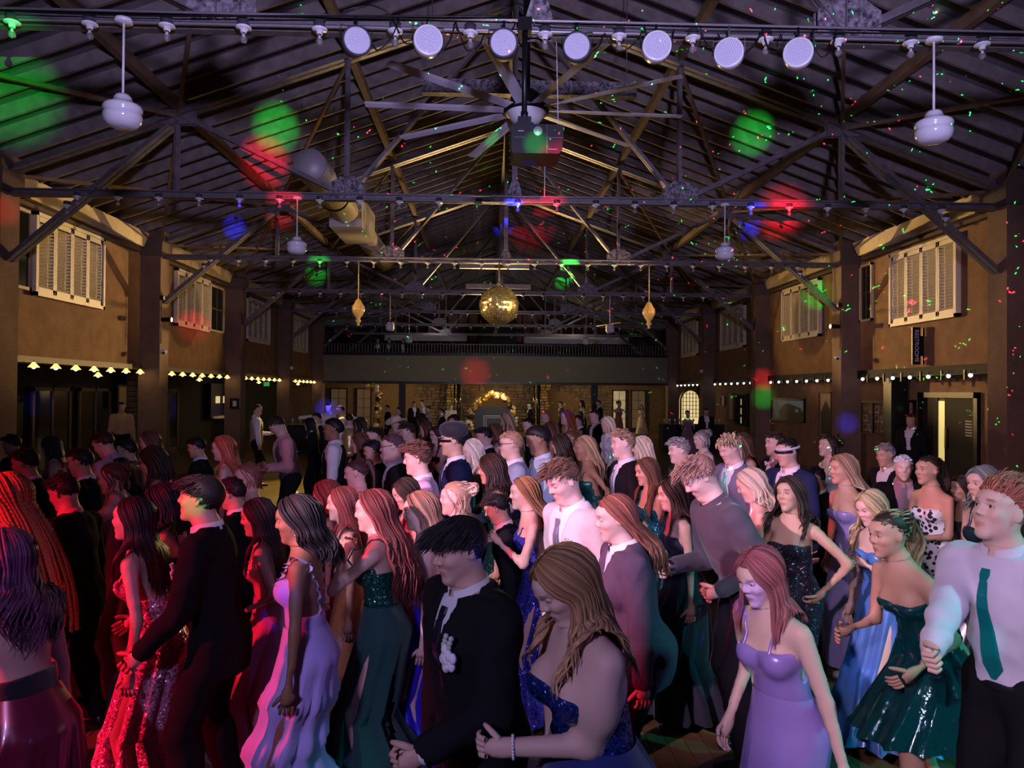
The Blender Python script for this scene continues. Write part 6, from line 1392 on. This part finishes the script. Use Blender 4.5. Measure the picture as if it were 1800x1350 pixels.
P('person with arms spread wide, lit deep blue',577,709,21.0,-85,H_(shirt=('white tee',(.75,.75,.8),'matte')),skin='light',hair='dark',pose=dict(lean=2,LH=(.1,.72,1.36),RH=(.1,-.72,1.36)))
P('dark-haired man in black by the left bar table',556,726,16.0,200,S(),skin='tan',hair='black',pose=po())
P('woman in a dark jacket with a bracelet near the left bar table',543,736,14.4,195,S(),fem=True,skin='light',hair='black',hs='long',hl=.3,pose=po(LH=(.3,.1,1.1)))
P('woman in a white blouse behind the navy flat cap',812,752,11.2,190,H_(shirt=WS),fem=True,skin='fair',hair='black',hs='wavy',hl=.2,pose=po())
P('woman in a grey slip dress behind the afro',1002,758,9.6,186,D('silver slip',(.4,.4,.45),'satin',skirt='aline',strap=.006),skin='fair',hair='brown',hs='updo',pose=po())
P('woman in a black dress with a pearl comb, right of the man with the afro',985,764,8.9,170,D('jet gown',(.014,.012,.016),'satin',skirt='aline',strap=.006,back=.2),skin='fair',hair='dark',hs='wavy',hl=.36,pose=po())
P('man in a black suit behind the glasses and pink suit',655,775,8.2,186,S(),skin='light',hair='black',pose=po())
P('woman in a peach gown behind the navy waistcoat man',632,762,9.0,188,D('peach gown',(.6,.34,.26),'satin',skirt='sheath',strap=.006),skin='light',hair='brown',hs='long',hl=.34,pose=po())
P('man in a dark suit behind the emerald dress',850,752,9.6,186,S(),skin='light',hair='black',pose=po())
P('woman in a silver-grey dress near the right bar table',1232,758,9.8,195,D('pewter gown',(.25,.25,.28),'satin',skirt='aline',strap=.01),skin='fair',hair='grey',hs='updo',pose=po())
# --- far end and lobby
P('woman in a patterned dress standing before the lit arched doorway',1209,722,24.0,-100,D('plaid dress',(.3,.16,.2),'tulle',skirt='aline',strap=.03,top=.42,back=.4),skin='light',hair='dark',hs='bun',hl=.1,pose=dict(lean=2,RH=(.3,-.1,1.1)))
P('man in black standing right of the lit arched doorway',1242,718,24.5,-95,S(),skin='tan',hair='black',pose=dict(lean=2))
P('woman in an orange patterned gown dancing at the far right of the lobby',1089,705,31.0,-70,D('orange print',(.55,.20,.10),'tulle',skirt='mermaid',strap=.01),skin='light',hair='brown',hs='bun',hl=.1,pose=dict(lean=6,LH=(.2,.55,1.15),RH=(.1,-.4,1.0)))
for i,(u,vt,Y,yw,lab,w) in enumerate([(728,706,33,-60,'guest in black at the left lobby arch',S()),(741,703,34,200,'guest in a tan waistcoat at the left lobby arch',H_(vest=('tan vest',(.30,.24,.18),'suit'))),(752,714,31,180,'guest in a striped top left of the black posts',H_(shirt=('grey stripe shirt',(.25,.27,.32),'matte'))),
    (793,710,32,-80,'guest in a pale top before the gold stone pillar',H_(shirt=('cream top',(.5,.42,.32),'matte'))),(1052,703,32,190,'suited guest by the right square lobby post',S()),(1022,704,33,200,'guest with a raised arm right of the blue-lit woman',D('black lobby dress',(.02,.02,.025),'matte',skirt='aline',strap=.02)),
    (1128,712,40,-90,'person seen beyond the lit french door, far right',D('pale dress',(.5,.4,.3),'matte',skirt='aline',strap=.02)),(930,708,33,190,'dark guest right of the balloon arch',S()),(680,712,30,185,'dark guest beside the balloon column',S()),(700,716,27,190,'guest in black behind the cowboy hat',S()),(775,718,24,190,'dark-suited guest in the crowd left of the arch',S()),(985,706,35,190,'guest in a brown jacket before the right stone pillar',S(('brown jacket',(.12,.07,.04),'suit')))]):
    P(lab,u,vt,Y,yw,w,hair='dark',hs='long' if w[0]=='dress' else 'short',hl=.25,pose=dict(lean=3,RH=(.3,-.2,1.35) if i==5 else (.06,-.27,.8)))
for u,vt,lab in ((664,583,'dark figure leaning on the balcony railing, left'),(709,584,'dark-haired figure in the middle of the balcony group'),(684,587,'smaller dark figure between the other two on the balcony')):
    P(lab,u,vt,38.6,-90,S(),hair='black',pose=dict(lean=10),base=2.95)
for o in COL.objects:
    if o.get('label') and (len(o['label'].split())>16 or len(o['label'].split())<4) and o.get('category'): print('LONG',len(o['label'].split()),o['label'])
TT=sum(sum(len(p.vertices)-2 for p in o.data.polygons) for o in COL.objects if o.type=='MESH' and len(o.children)>=0 and o.data.users==1); print('TRIS',TT)
print('SCALES',[p for p in PEOPLE if p[1]<.9 or p[1]>1.08])
